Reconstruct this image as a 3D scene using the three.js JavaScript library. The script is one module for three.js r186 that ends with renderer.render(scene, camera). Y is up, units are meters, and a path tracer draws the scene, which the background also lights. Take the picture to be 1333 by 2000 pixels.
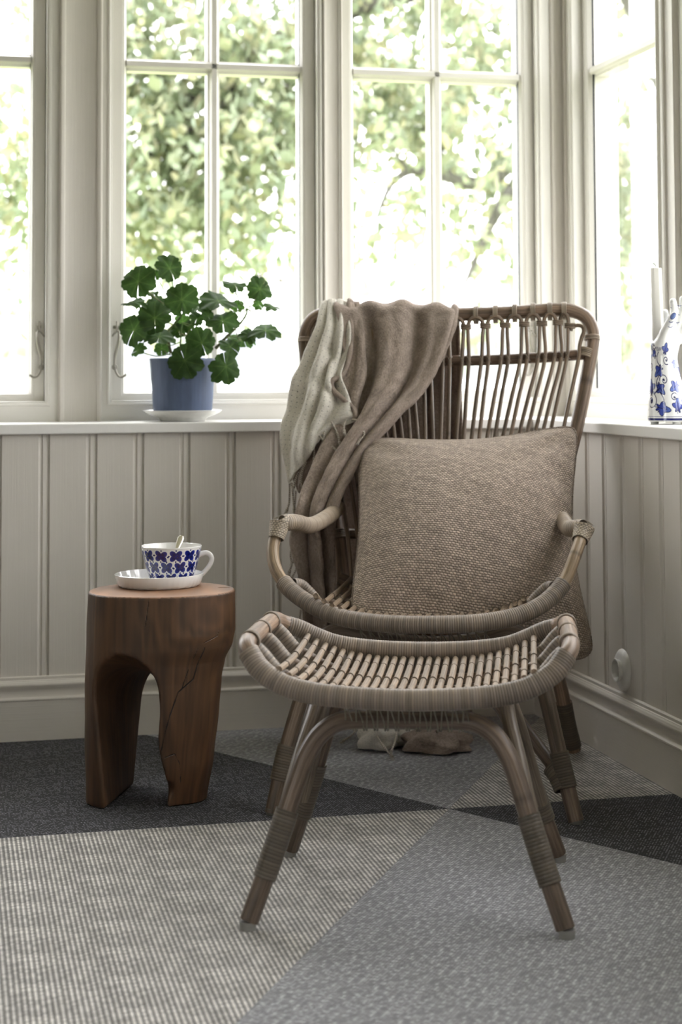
import * as THREE from 'three';
import { mergeGeometries, mergeVertices, toCreasedNormals } from 'three/addons/utils/BufferGeometryUtils.js';
import { RoundedBoxGeometry } from 'three/addons/geometries/RoundedBoxGeometry.js';
import { MarchingCubes } from 'three/addons/objects/MarchingCubes.js';

/* ---------- camera, sky, exposure ---------- */
const scene = new THREE.Scene();
const camera = new THREE.PerspectiveCamera(THREE.MathUtils.radToDeg(2 * Math.atan(1000 / 3399.54)), 1333 / 2000, 0.05, 6000);
camera.setViewOffset(1333, 2000, 666.5 - 715.495, 1000 - 545.222, 1333, 2000);   // shifted lens
{
  const right = new THREE.Vector3(0.97225985, -0.00511228, 0.23384751), down = new THREE.Vector3(0.00810659, -0.99842402, -0.05553165), ahead = new THREE.Vector3(0.23376286, 0.0558869, -0.97068614);
  camera.matrixAutoUpdate = true;
  camera.position.set(-1.358483, 0.8, 3.963173);
  camera.quaternion.setFromRotationMatrix(new THREE.Matrix4().makeBasis(right, down.clone().negate(), ahead.clone().negate()));
}
camera.focus = 3.12; camera.userData.fStop = 4.8;
const renderer = new THREE.WebGLRenderer({ antialias: true });
renderer.toneMapping = THREE.LinearToneMapping;
renderer.toneMappingExposure = 9.4;
renderer.shadowMap.enabled = true;
{ // even white overcast
  const W = 32, H = 16, d = new Float32Array(W * H * 4);
  for (let y = 0; y < H; y++) for (let x = 0; x < W; x++) {
    const up = Math.sin(((y + 0.5) / H - 0.5) * Math.PI), k = up > 0 ? 0.86 + 0.3 * up : 0.86 - 0.3 * Math.min(1, -up * 2);
    d.set([k, k * 1.0, k * 1.015, 1], (y * W + x) * 4);
  }
  const t = new THREE.DataTexture(d, W, H, THREE.RGBAFormat, THREE.FloatType);
  t.mapping = THREE.EquirectangularReflectionMapping; t.magFilter = THREE.LinearFilter; t.needsUpdate = true;
  scene.background = t; scene.environment = null;
}

/* ---------- helpers ---------- */
let seed = 7;
const rnd = () => { seed = (seed + 0x6d2b79f5) | 0; let t = Math.imul(seed ^ (seed >>> 15), 1 | seed); t = (t + Math.imul(t ^ (t >>> 7), 61 | t)) ^ t; return ((t ^ (t >>> 14)) >>> 0) / 4294967296; };
const rr = (a, b) => a + (b - a) * rnd();
const V = (x, y, z) => new THREE.Vector3(x, y, z);
const toV = (p) => (p.isVector3 ? p : V(...p));
const clamp = (x, a = 0, b = 1) => Math.min(b, Math.max(a, x)), lerp = (a, b, t) => a + (b - a) * t;
const smooth = (a, b, x) => { const t = clamp((x - a) / (b - a)); return t * t * (3 - 2 * t); };
const fract = (x) => x - Math.floor(x);
const h3 = (x, y, z) => { let n = Math.imul(x, 374761393) ^ Math.imul(y, 668265263) ^ Math.imul(z, 2147483647 - 1274126177); n = Math.imul(n ^ (n >>> 13), 1274126177); return ((n ^ (n >>> 16)) >>> 0) / 4294967296; };
const noise3 = (x, y, z) => {
  const X = Math.floor(x), Y = Math.floor(y), Z = Math.floor(z), f = (t) => t * t * (3 - 2 * t), u = f(x - X), v = f(y - Y), w = f(z - Z);
  const c = (a, b, d) => h3(X + a, Y + b, Z + d);
  return lerp(lerp(lerp(c(0, 0, 0), c(1, 0, 0), u), lerp(c(0, 1, 0), c(1, 1, 0), u), v), lerp(lerp(c(0, 0, 1), c(1, 0, 1), u), lerp(c(0, 1, 1), c(1, 1, 1), u), v), w);
};
const nz = (x, y, z) => noise3(x, y, z) * 2 - 1;
const fbm = (x, y, z, o = 4) => { let s = 0, a = 0.5; for (let i = 0; i < o; i++) { s += a * nz(x, y, z); x *= 2.03; y *= 2.03; z *= 2.03; a *= 0.5; } return s; };
const tnoise = (u, v, n, m, s = 0) => { // tiles over the unit square
  const x = u * n, y = v * m, X = Math.floor(x), Y = Math.floor(y), f = (t) => t * t * (3 - 2 * t), p = f(x - X), q = f(y - Y), w = (a, b) => h3(((X + a) % n + n) % n, ((Y + b) % m + m) % m, s);
  return lerp(lerp(w(0, 0), w(1, 0), p), lerp(w(0, 1), w(1, 1), p), q);
};
const lin = (hex) => new THREE.Color(hex);

function tex(w, h, fn, { srgb = true, sx = 1, sy = 1 } = {}) {
  const d = new Uint8Array(w * h * 4);
  for (let y = 0; y < h; y++) for (let x = 0; x < w; x++) {
    const c = fn((x + 0.5) / w, (y + 0.5) / h), i = (y * w + x) * 4;
    if (typeof c === 'number') { const k = clamp(c) * 255; d[i] = d[i + 1] = d[i + 2] = k; } else { d[i] = clamp(c[0] / 255) * 255; d[i + 1] = clamp(c[1] / 255) * 255; d[i + 2] = clamp(c[2] / 255) * 255; }
    d[i + 3] = 255;
  }
  const t = new THREE.DataTexture(d, w, h);
  t.wrapS = t.wrapT = THREE.RepeatWrapping; t.magFilter = THREE.LinearFilter; t.repeat.set(1 / sx, 1 / sy);
  if (srgb) t.colorSpace = THREE.SRGBColorSpace;
  t.needsUpdate = true;
  return t;
}
const mat = (o) => new THREE.MeshStandardMaterial({ roughness: 0.6, metalness: 0, ...o });
const phys = (o) => new THREE.MeshPhysicalMaterial({ roughness: 0.4, ...o });

const used = new Map();
function numbered(name) { const k = used.get(name) ?? 0; used.set(name, k + 1); return k ? `${name}_${String(k).padStart(3, '0')}` : name; }
function place(o, parent) { o.traverse((c) => { if (c.isMesh) c.castShadow = c.receiveShadow = true; }); (parent ?? scene).add(o); return o; }
function obj(name, geo, m, parent) { const o = new THREE.Mesh(Array.isArray(geo) ? merge(geo) : geo, m); o.name = parent ? name : numbered(name); return place(o, parent); }
function group(name, parent) { const g = new THREE.Group(); g.name = parent ? name : numbered(name); (parent ?? scene).add(g); return g; }
function tag(o, label, category, grp) { Object.assign(o.userData, { label, category }); if (grp) o.userData.group = grp; return o; }
function struct(o) { o.userData.kind = 'structure'; return o; }
function merge(list) {
  list = list.map((g) => (g.index ? g.toNonIndexed() : g));
  const keep = ['position', 'normal', 'uv', 'color'].filter((k) => list.every((g) => g.attributes[k]));
  for (const g of list) for (const k of Object.keys(g.attributes)) if (!keep.includes(k)) g.deleteAttribute(k);
  return mergeGeometries(list, false);
}
function tint(g, r, gg, b) { const n = g.attributes.position.count, c = new Float32Array(n * 3); for (let i = 0; i < n; i++) c.set([r, gg, b], i * 3); g.setAttribute('color', new THREE.BufferAttribute(c, 3)); return g; }
function box(x0, x1, y0, y1, z0, z1, r = 0) {
  const g = r ? new RoundedBoxGeometry(x1 - x0, y1 - y0, z1 - z0, 2, r) : new THREE.BoxGeometry(x1 - x0, y1 - y0, z1 - z0);
  g.translate((x0 + x1) / 2, (y0 + y1) / 2, (z0 + z1) / 2);
  const p = g.attributes.position, n = g.attributes.normal, uv = g.attributes.uv;
  for (let i = 0; i < p.count; i++) { const ax = Math.abs(n.getX(i)), ay = Math.abs(n.getY(i)); if (ay > 0.7) uv.setXY(i, p.getX(i), p.getZ(i)); else if (ax > 0.7) uv.setXY(i, p.getZ(i), p.getY(i)); else uv.setXY(i, p.getX(i), p.getY(i)); }
  return g;
}
// grid of points -> smooth surface; P(i, j) Vector3, i < nu, j < nv
function gridGeo(nu, nv, P, { closeU = false, uvf, col } = {}) {
  const pos = [], uv = [], cc = [], idx = [];
  for (let j = 0; j < nv; j++) for (let i = 0; i < nu; i++) {
    const p = P(i, j); pos.push(p.x, p.y, p.z);
    const t = uvf ? uvf(i, j, p) : [i / (nu - 1), j / (nv - 1)]; uv.push(t[0], t[1]);
    if (col) { const c = col(i, j, p); cc.push(c[0], c[1], c[2]); }
  }
  for (let j = 0; j < nv - 1; j++) for (let i = 0; i < nu - 1; i++) { const a = j * nu + i, b = a + 1, c = a + nu, d = c + 1; idx.push(a, b, d, a, d, c); }
  const g = new THREE.BufferGeometry();
  g.setAttribute('position', new THREE.Float32BufferAttribute(pos, 3)); g.setAttribute('uv', new THREE.Float32BufferAttribute(uv, 2));
  if (col) g.setAttribute('color', new THREE.Float32BufferAttribute(cc, 3));
  g.setIndex(idx); g.computeVertexNormals();
  if (closeU) { const n = g.attributes.normal; for (let j = 0; j < nv; j++) { const a = j * nu, b = a + nu - 1, s = V(n.getX(a) + n.getX(b), n.getY(a) + n.getY(b), n.getZ(a) + n.getZ(b)).normalize(); n.setXYZ(a, s.x, s.y, s.z); n.setXYZ(b, s.x, s.y, s.z); } }
  return g;
}
// sweep of a round or flat section along a curve; r(t, s) radius, col(t, s, a) linear colour
function sweep(points, r, { seg = 40, rad = 10, closed = false, caps = true, col, flat = 1, curve, up } = {}) {
  curve = curve ?? new THREE.CatmullRomCurve3(points.map(toV), closed, 'centripetal');
  curve.arcLengthDivisions = 400;
  const len = curve.getLength(), fr = [];
  let n = null, prev = null;
  for (let i = 0; i <= seg; i++) {
    const t = i / seg, p = curve.getPointAt(t), d = curve.getTangentAt(t);
    if (up) { n = toV(up).clone().addScaledVector(d, -toV(up).dot(d)).normalize(); } else if (!n) { n = Math.abs(d.y) < 0.9 ? V(0, 1, 0) : V(1, 0, 0); n.addScaledVector(d, -n.dot(d)).normalize(); } else { n.applyQuaternion(new THREE.Quaternion().setFromUnitVectors(prev, d)); n.addScaledVector(d, -n.dot(d)).normalize(); }
    prev = d.clone(); fr.push({ p, n: n.clone(), b: d.clone().cross(n), t, s: t * len });
  }
  if (closed) { // spread the leftover twist
    const a = fr[0], z = fr[seg]; let tw = Math.atan2(z.n.dot(a.b), z.n.dot(a.n));
    fr.forEach((f, i) => { const an = -tw * (i / seg), nn = f.n.clone().multiplyScalar(Math.cos(an)).addScaledVector(f.b, Math.sin(an)); f.b = f.b.clone().multiplyScalar(Math.cos(an)).addScaledVector(f.n, -Math.sin(an)); f.n = nn; });
  }
  const rf = typeof r === 'number' ? () => r : r;
  const g = gridGeo(rad + 1, seg + 1, (i, j) => { const f = fr[j], a = (i / rad) * 2 * Math.PI, R = rf(f.t, f.s, a); return f.p.clone().addScaledVector(f.n, -Math.sin(a) * R * flat).addScaledVector(f.b, Math.cos(a) * R); },
    { closeU: true, uvf: (i, j) => [(i / rad) * 0.1, fr[j].s], col: col ? (i, j) => col(fr[j].t, fr[j].s, (i / rad) * 2 * Math.PI) : undefined });
  if (closed) { const nn = g.attributes.normal, m = rad + 1; for (let i = 0; i < m; i++) { const a = i, b = seg * m + i, s = V(nn.getX(a) + nn.getX(b), nn.getY(a) + nn.getY(b), nn.getZ(a) + nn.getZ(b)).normalize(); nn.setXYZ(a, s.x, s.y, s.z); nn.setXYZ(b, s.x, s.y, s.z); } }
  if (!caps || closed) return g;
  const out = [g];
  for (const e of [0, 1]) {
    const f = fr[e * seg], d = f.b.clone().cross(f.n).multiplyScalar(e ? -1 : 1); // outward
    const R = rf(f.t, f.s, 0), dome = gridGeo(rad + 1, 4, (i, j) => { const q = (j / 3) * Math.PI / 2, a = (i / rad) * 2 * Math.PI * (e ? 1 : -1), c = Math.cos(q); return f.p.clone().addScaledVector(f.n, -Math.sin(a) * R * flat * c).addScaledVector(f.b, Math.cos(a) * R * c).addScaledVector(d, Math.sin(q) * R * -0.3); }, { closeU: true, uvf: (i) => [(i / rad) * 0.1, f.s], col: col ? () => col(f.t, f.s, 0) : undefined });
    out.push(dome);
  }
  return merge(out);
}
function lathe(pts, seg = 64) { const g = new THREE.LatheGeometry(pts.map((p) => new THREE.Vector2(p[0], p[1])), seg); return toCreasedNormals(g, 0.7); }
// rectangular ring of mitred mouldings: profile = closed polygon of [inset towards the opening, z]
function ring(x0, y0, x1, y1, profile) {
  const pos = [], uv = [], C = [[x0, y0, 1, 1], [x1, y0, -1, 1], [x1, y1, -1, -1], [x0, y1, 1, -1]], n = profile.length;
  const at = (k, m) => { const [x, y, sx, sy] = C[k % 4], [d, z] = profile[m % n]; return [x + sx * d, y + sy * d, z]; };
  let acc = 0;
  for (let m = 0; m < n; m++) {
    const d0 = acc; acc += Math.hypot(profile[(m + 1) % n][0] - profile[m][0], profile[(m + 1) % n][1] - profile[m][1]);
    for (let k = 0; k < 4; k++) {
      const a = at(k, m), b = at(k + 1, m), c = at(k + 1, m + 1), d = at(k, m + 1), L = Math.hypot(b[0] - a[0], b[1] - a[1]);
      pos.push(...a, ...b, ...c, ...a, ...c, ...d); uv.push(d0, 0, d0, L, acc, L, d0, 0, acc, L, acc, 0);
    }
  }
  const g = new THREE.BufferGeometry();
  g.setAttribute('position', new THREE.Float32BufferAttribute(pos, 3)); g.setAttribute('uv', new THREE.Float32BufferAttribute(uv, 2)); g.computeVertexNormals();
  return g;
}
// straight moulding: closed profile [a, b] run from s0 to s1 along an axis
function run(profile, s0, s1, put) {
  const pos = [], uv = [], n = profile.length; let acc = 0;
  const P = (m, s) => put(profile[m % n][0], profile[m % n][1], s);
  for (let m = 0; m < n; m++) {
    const d0 = acc; acc += Math.hypot(profile[(m + 1) % n][0] - profile[m][0], profile[(m + 1) % n][1] - profile[m][1]);
    const a = P(m, s0), b = P(m, s1), c = P(m + 1, s1), d = P(m + 1, s0);
    pos.push(...a, ...b, ...c, ...a, ...c, ...d); uv.push(d0, s0, d0, s1, acc, s1, d0, s0, acc, s1, acc, s0);
  }
  const sh = THREE.ShapeUtils.triangulateShape(profile.map((p) => new THREE.Vector2(p[0], p[1])), []);
  for (const s of [s0, s1]) for (const f of sh) for (const m of s === s0 ? [...f].reverse() : f) { pos.push(...P(m, s)); uv.push(...profile[m]); }
  const g = new THREE.BufferGeometry();
  g.setAttribute('position', new THREE.Float32BufferAttribute(pos, 3)); g.setAttribute('uv', new THREE.Float32BufferAttribute(uv, 2)); g.computeVertexNormals();
  return toCreasedNormals(g, 0.6);
}
// smooth-minimum field -> mesh
function iso(f, lo, hi, n) {
  const mc = new MarchingCubes(n, undefined, false, false, 260000), s = [0, 1, 2].map((k) => hi[k] - lo[k]);
  mc.isolation = 0;
  const at = (k, i) => lo[k] + (s[k] * (i - 1)) / (n - 3) ;
  for (let z = 0; z < n; z++) for (let y = 0; y < n; y++) for (let x = 0; x < n; x++) mc.field[x + y * n + z * n * n] = -f(at(0, x), at(1, y), at(2, z));
  mc.update();
  const g = new THREE.BufferGeometry(), p = new Float32Array(mc.count * 3), half = n / 2;
  for (let i = 0; i < mc.count; i++) for (let k = 0; k < 3; k++) p[i * 3 + k] = at(k, mc.positionArray[i * 3 + k] * half + half);
  g.setAttribute('position', new THREE.BufferAttribute(p, 3));
  const m = mergeVertices(g, 1e-6); m.computeVertexNormals();
  return m;
}
const smin = (a, b, k) => { const h = clamp(0.5 + (0.5 * (b - a)) / k); return lerp(b, a, h) - k * h * (1 - h); };
function capsule(x, y, z, a, b, ra, rb) {
  const bx = b[0] - a[0], by = b[1] - a[1], bz = b[2] - a[2], t = clamp(((x - a[0]) * bx + (y - a[1]) * by + (z - a[2]) * bz) / (bx * bx + by * by + bz * bz));
  return Math.hypot(x - a[0] - bx * t, y - a[1] - by * t, z - a[2] - bz * t) - lerp(ra, rb, t);
}

/* ---------- materials ---------- */
const brush = tex(256, 512, (u, v) => 0.5 + 0.28 * (tnoise(u, v, 90, 6, 1) - 0.5) + 0.16 * (tnoise(u, v, 40, 3, 2) - 0.5) + 0.12 * (tnoise(u, v, 128, 64, 3) - 0.5), { srgb: false, sx: 0.16, sy: 0.7 });
const paint = mat({ color: new THREE.Color().setRGB(0.695, 0.66, 0.605), roughness: 0.5, bumpMap: brush, bumpScale: 0.0004 });
const paintDark = mat({ color: new THREE.Color().setRGB(0.16, 0.13, 0.1), roughness: 0.6, bumpMap: brush, bumpScale: 0.0004 });  // dark tone of the unseen walls, chosen to cut bounced light
const paintFrame = mat({ color: new THREE.Color().setRGB(0.775, 0.755, 0.705), roughness: 0.42, bumpMap: brush, bumpScale: 0.0002 });
const paintWhite = mat({ color: new THREE.Color().setRGB(0.84, 0.83, 0.8), roughness: 0.4, bumpMap: brush, bumpScale: 0.0002 });
const pane = phys({ color: 0xffffff, transmission: 1, thickness: 0, roughness: 0, ior: 1.5 });
const black = mat({ color: 0x14161a, roughness: 0.5 });
const steel = mat({ color: new THREE.Color().setRGB(0.36, 0.34, 0.3), metalness: 0.9, roughness: 0.35 });

/* ---------- floor ---------- */
const ribTex = (col) => {
  const f = (u, v) => { // ribs run along v
    const k = u * 16, i = Math.floor(k), x = fract(k), j = v * 34 + (i % 2) * 0.5 + x * 0.55, y = fract(j), st = Math.floor(j);
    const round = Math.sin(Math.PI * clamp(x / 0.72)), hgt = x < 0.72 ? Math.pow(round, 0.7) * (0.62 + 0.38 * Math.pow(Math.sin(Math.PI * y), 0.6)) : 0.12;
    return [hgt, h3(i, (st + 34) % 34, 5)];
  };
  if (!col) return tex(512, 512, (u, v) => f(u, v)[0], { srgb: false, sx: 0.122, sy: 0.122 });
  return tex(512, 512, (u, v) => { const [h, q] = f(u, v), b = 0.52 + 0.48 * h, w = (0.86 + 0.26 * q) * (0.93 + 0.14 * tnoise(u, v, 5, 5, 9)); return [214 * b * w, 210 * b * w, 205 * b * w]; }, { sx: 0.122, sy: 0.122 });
};
const dashTex = (col) => {
  const N = 42, M = 22;
  const f = (u, v) => { const j = Math.floor(v * N), y = fract(v * N), k = u * M + (j * 0.37) % 1, i = Math.floor(k), x = fract(k), q = h3(((i % M) + M) % M, j, 11); const on = Math.pow(Math.sin(Math.PI * y), 0.5) * Math.pow(Math.sin(Math.PI * x), 0.35); return [on * (0.5 + 0.5 * q), q, on]; };
  if (!col) return tex(512, 512, (u, v) => f(u, v)[0], { srgb: false, sx: 0.125, sy: 0.125 });
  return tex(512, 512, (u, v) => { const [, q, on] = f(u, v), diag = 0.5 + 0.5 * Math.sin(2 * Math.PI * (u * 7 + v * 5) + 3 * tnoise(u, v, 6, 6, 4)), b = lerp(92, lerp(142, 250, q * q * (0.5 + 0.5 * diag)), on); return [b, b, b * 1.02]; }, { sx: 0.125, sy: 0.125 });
};
const dotTex = (col) => {
  const N = 36, M = 30;
  const f = (u, v) => { const j = Math.floor(v * N), y = fract(v * N), k = u * M + (j % 2) * 0.5, i = Math.floor(k), x = fract(k), q = h3(((i % M) + M) % M, j, 21), wv = Math.pow(Math.sin(Math.PI * y), 0.5); const on = (q > 0.45 ? 1 : 0.25) * smooth(0.2, 0.34, x) * (1 - smooth(0.66, 0.8, x)) * smooth(0.14, 0.3, y) * (1 - smooth(0.68, 0.85, y)); return [wv * 0.6 + on * 0.4, on, wv, q]; };
  if (!col) return tex(512, 512, (u, v) => f(u, v)[0], { srgb: false, sx: 0.17, sy: 0.17 });
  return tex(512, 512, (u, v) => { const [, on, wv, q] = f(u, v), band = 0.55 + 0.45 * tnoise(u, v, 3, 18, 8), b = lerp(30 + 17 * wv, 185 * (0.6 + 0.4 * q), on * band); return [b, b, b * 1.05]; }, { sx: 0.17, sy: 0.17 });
};
const carpets = {
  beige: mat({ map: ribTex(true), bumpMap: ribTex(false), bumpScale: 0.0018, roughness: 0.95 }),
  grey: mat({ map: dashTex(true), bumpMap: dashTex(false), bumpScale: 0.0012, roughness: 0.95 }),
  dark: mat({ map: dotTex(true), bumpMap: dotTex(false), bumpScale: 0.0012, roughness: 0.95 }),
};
const RX0 = -3.1, RZ1 = 5.6, CEIL = 2.62;
const floor = struct(obj('floor', box(RX0 - 0.2, 0.3, -0.12, -0.006, -0.3, RZ1 + 0.2), mat({ color: 0x3a3734, roughness: 0.9 })));
{
  const side = 1.5, hh = side * Math.sqrt(3) / 2, ox = -0.447, oz = 0.815, kinds = ['grey', 'beige', 'dark'];
  const clipPoly = (poly) => { // keep the tiles inside the room
    for (const [k, v, s] of [[0, RX0, 1], [0, 0.02, -1], [1, -0.02, 1], [1, RZ1, -1]]) {
      const out = [];
      for (let i = 0; i < poly.length; i++) { const a = poly[i], b = poly[(i + 1) % poly.length], da = (a[k] - v) * s, db = (b[k] - v) * s; if (da >= 0) out.push(a); if (da * db < 0) { const t = da / (da - db); out.push([lerp(a[0], b[0], t), lerp(a[1], b[1], t)]); } }
      poly = out; if (poly.length < 3) return null;
    }
    return poly;
  };
  const P = (i, j) => [ox + side * (i + j / 2), oz + hh * j];
  for (let j = -3; j < 6; j++) for (let i = -7; i < 6; i++) for (const up of [0, 1]) {
    let tri = up ? [P(i, j), P(i + 1, j), P(i, j + 1)] : [P(i + 1, j), P(i + 1, j + 1), P(i, j + 1)];
    const c = [(tri[0][0] + tri[1][0] + tri[2][0]) / 3, (tri[0][1] + tri[1][1] + tri[2][1]) / 3];
    tri = clipPoly(tri.map((p) => [lerp(p[0], c[0], 0.0008), lerp(p[1], c[1], 0.0008)]));
    if (!tri) continue;
    // six tiles round the star: dark to the left, then grey, beige, dark, grey, beige
    const ang = Math.atan2(-(c[1] - oz), c[0] - ox) / (Math.PI / 3), near = Math.hypot(c[0] - ox, c[1] - oz) < side * 0.6;
    const s = ((Math.floor(ang) % 6) + 6) % 6; // 0: 0-60 deg (right, away)
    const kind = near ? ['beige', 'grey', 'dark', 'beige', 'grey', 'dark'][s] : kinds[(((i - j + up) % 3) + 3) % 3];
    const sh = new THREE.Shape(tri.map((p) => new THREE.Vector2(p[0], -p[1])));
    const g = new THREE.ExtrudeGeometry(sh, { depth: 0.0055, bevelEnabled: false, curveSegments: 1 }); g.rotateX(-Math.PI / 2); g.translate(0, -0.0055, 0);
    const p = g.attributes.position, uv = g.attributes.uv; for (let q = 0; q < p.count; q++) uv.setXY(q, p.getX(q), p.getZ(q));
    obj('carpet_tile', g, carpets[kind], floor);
  }
}

/* ---------- walls ---------- */
const SILL = 0.698, WT = 0.34; // wall thickness
// matched boards with a bead at each joint; s runs along the wall, d towards the room
function boards(wall, n, s0, pitch, y0, y1, put) {
  const b = 0.021;
  const prof = [[0, -0.03], [0, -0.004], [0.0026, 0], [pitch - b - 0.002, 0], [pitch - b + 0.0018, -0.004], [pitch - b + 0.0056, -0.0052], [pitch - b + 0.0062, -0.0042], [pitch - b + 0.008, -0.0015], [pitch - b + 0.0115, -0.0008], [pitch - b + 0.015, -0.0018], [pitch - b + 0.0165, -0.0042], [pitch - b + 0.0172, -0.0056], [pitch - 0.0006, -0.0056], [pitch - 0.0006, -0.03]];
  for (let i = 0; i < n; i++) obj('board', run(prof.map(([a, d]) => [a, d + 0.0006 * (h3(i, 3, n) - 0.5)]), y0, y1, (a, d, y) => put(s0 + i * pitch + a, y, d)), paint, wall);
}
const wallBack = struct(group('wall_back')), wallRight = struct(group('wall_right')), wallLeft = struct(group('wall_left'));
// lower wall cores
obj('wall_core', box(RX0 - 0.3, 0.36, -0.12, 0.67, -0.36, -0.052), paint, wallBack);
obj('wall_core', box(0.052, 0.36, -0.12, 0.67, -0.36, RZ1), paint, wallRight);
obj('wall_core', box(RX0 - 0.36, RX0 - 0.032, -0.12, 0.67, -0.36, RZ1), paintDark, wallLeft);
boards(wallBack, 30, -0.0775 - 29 * 0.1057, 0.1057, 0.12, 0.68, (s, y, d) => [s, y, -0.02 + d]);
boards(wallRight, 54, -0.083, 0.1028, 0.12, 0.68, (s, y, d) => [0.02 - d, y, s]);
// skirting
const skirt = [[0, 0], [0.02, 0], [0.02, 0.0865], [0.0215, 0.0885], [0.0215, 0.0915], [0.019, 0.0935], [0.0125, 0.0945], [0.011, 0.0985], [0.0105, 0.105], [0.012, 0.11], [0.0155, 0.1142], [0.018, 0.1185], [0.018, 0.1225], [0.0155, 0.1268], [0.0115, 0.1292], [0.0115, 0.1302], [0.0085, 0.1312], [0.0085, 0.137], [0.006, 0.1385], [0, 0.1385]];
struct(obj('baseboard_back', run(skirt, RX0, 0.0205, (a, y, s) => [s, y, -0.0215 + a]), paint));
struct(obj('baseboard_right', run(skirt, -0.0205, RZ1, (a, y, s) => [0.0215 - a, y, s]), paint));
struct(obj('baseboard_left', run(skirt, -0.0205, RZ1, (a, y, s) => [RX0 - 0.0215 + a, y, s]), paint));
// window board round the corner
struct(obj('sill_back', box(RX0 - 0.2, 0.36, SILL - 0.0235, SILL, -0.34, -0.005, 0.003), paintWhite));
struct(obj('sill_right', box(0.005, 0.36, SILL - 0.0233, SILL + 0.0002, -0.0049, RZ1 - 0.01, 0.003), paintWhite));
struct(obj('sill_left', box(RX0 - 0.36, RX0 + 0.01, SILL - 0.0233, SILL + 0.0002, -0.0049, RZ1 - 0.01, 0.003), paintWhite));

/* ---------- windows ---------- */
const TOP = 2.12;   // head of the openings
// one casement in wall axes: x along the wall, y up, z towards the room (face of the frame at z = 0)
function makeWindow(n, put, gl, gr, { bars = 1, stay = 'right', detail = true, gap = 0.0145, out = 0 } = {}) {
  const w = struct(group('window_' + n)), gb = 0.763, gt = TOP - 0.07, f = 0.036;
  const sl = gl - f, sr = gr + f, sb = gb - 0.031, st = gt + 0.036;
  const F = 0.048; // flat frame round the sash
  obj('frame', ring(sl - F, SILL, sr + F, TOP, [[0, -0.12], [0, 0], [F - 0.0125, 0], [F - 0.012, 0.003], [F - 0.0095, 0.0052], [F - 0.0065, 0.0052], [F - 0.0045, 0.003], [F - 0.004, 0.0012], [F - 0.0005, 0.0008], [F, -0.001], [F, -0.12]].map(([d, z]) => [d, z])), paintFrame, w);
  obj('sash', ring(sl + 0.0012, sb + 0.0012, sr - 0.0012, st - 0.0012, [[0, -0.09], [0, -0.028], [0.0006, -0.027], [f - 0.0125, -0.027], [f - 0.0115, -0.0285], [f - 0.007, -0.0295], [f - 0.006, -0.031], [f - 0.0013, -0.04], [f - 0.0013, -0.09]]), paintFrame, w);
  obj('gasket', ring(gl - 0.003, gb - 0.003, gr + 0.003, gt + 0.003, [[0, -0.0405 - gap], [0, -0.0405], [0.0036, -0.0405], [0.0036, -0.0405 - gap]]), black, w);
  // glazing bars in two layers, one each side of the pane
  const xs = bars ? [(gl + gr) / 2] : [], bp = [[-0.015, -0.088], [-0.015, -0.05], [-0.0095, -0.046], [-0.0085, -0.036], [-0.006, -0.032], [0.006, -0.032], [0.0085, -0.036], [0.0095, -0.046], [0.015, -0.05], [0.015, -0.088]];
  for (const x of xs) obj('glazing_bar', run(bp, gb, gt, (a, z, s) => [x + a, s, z]), paintFrame, w);
  obj('glazing_bar', run(bp, gl, gr, (a, z, s) => [s, 1.5605 - a, z]), paintFrame, w);
  for (const zz of [-0.044, -0.0765]) {
    const g = new THREE.PlaneGeometry(gr - gl + 0.004, gt - gb + 0.004); g.translate((gl + gr) / 2, (gb + gt) / 2, zz);
    obj('pane', g, pane, w);
  }
  // casement stays hanging from the stile
  if (detail) for (const s of stay === 'both' ? [-1, 1] : [stay === 'right' ? 1 : -1]) {
    const x0 = s > 0 ? sr : sl, y0 = 0.921, k = (dx, dy, dz) => [x0 - s * dx, y0 + dy, -0.027 + dz + out], hook = group('window_stay', w);
    obj('bracket', [box(x0 - s * 0.0125 - 0.0075, x0 - s * 0.0125 + 0.0075 - 0.004 * s, y0 - 0.0035, y0 + 0.0035, -0.03, -0.018 + out, 0.0012), sweep([k(0.0135, 0.014, 0.008), k(0.0138, 0.004, 0.009), k(0.0125, -0.009, 0.01), k(0.005, -0.018, 0.01), k(0.002, -0.022, 0.006)], 0.0024, { seg: 16, rad: 8 })], steel, hook);
    obj('stay_arm', [sweep([k(0.017, -0.009, 0.012), k(0.0178, -0.016, 0.012), k(0.0175, -0.03, 0.011), k(0.0135, -0.05, 0.009), k(0.0092, -0.068, 0.008), k(0.008, -0.085, 0.008), k(0.0095, -0.1, 0.008), k(0.013, -0.11, 0.008), k(0.02, -0.118, 0.008), k(0.028, -0.1185, 0.008), k(0.0355, -0.113, 0.008)], (t) => 0.0027 + 0.0011 * Math.sin(Math.PI * clamp(t * 1.9)), { seg: 60, rad: 10 }),
      new THREE.TorusGeometry(0.0048, 0.0022, 8, 20).translate(...k(0.0085, -0.0955, 0.008)), new THREE.SphereGeometry(0.0042, 16, 10).translate(...k(0.0085, -0.0955, 0.008)), new THREE.TorusGeometry(0.0042, 0.0013, 8, 20).translate(...k(0.017, -0.008, 0.011))], steel, hook);
  }
  put(w);
  return w;
}
const ZB = -0.2, XR = 0.165;
const onBack = (w) => w.position.set(0, 0, ZB), onRight = (w) => { w.position.set(XR, 0, 0); w.rotation.y = -Math.PI / 2; }, onFront = (w) => { w.position.set(0, 0, RZ1 + 0.06); w.rotation.y = Math.PI; }, onLeft = (w) => { w.position.set(RX0 - 0.2, 0, 0); w.rotation.y = Math.PI / 2; };
makeWindow(1, onBack, -1.598, -1.170, { stay: 'right' });
makeWindow(2, onBack, -0.942, -0.5135, { stay: 'left' });
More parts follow.
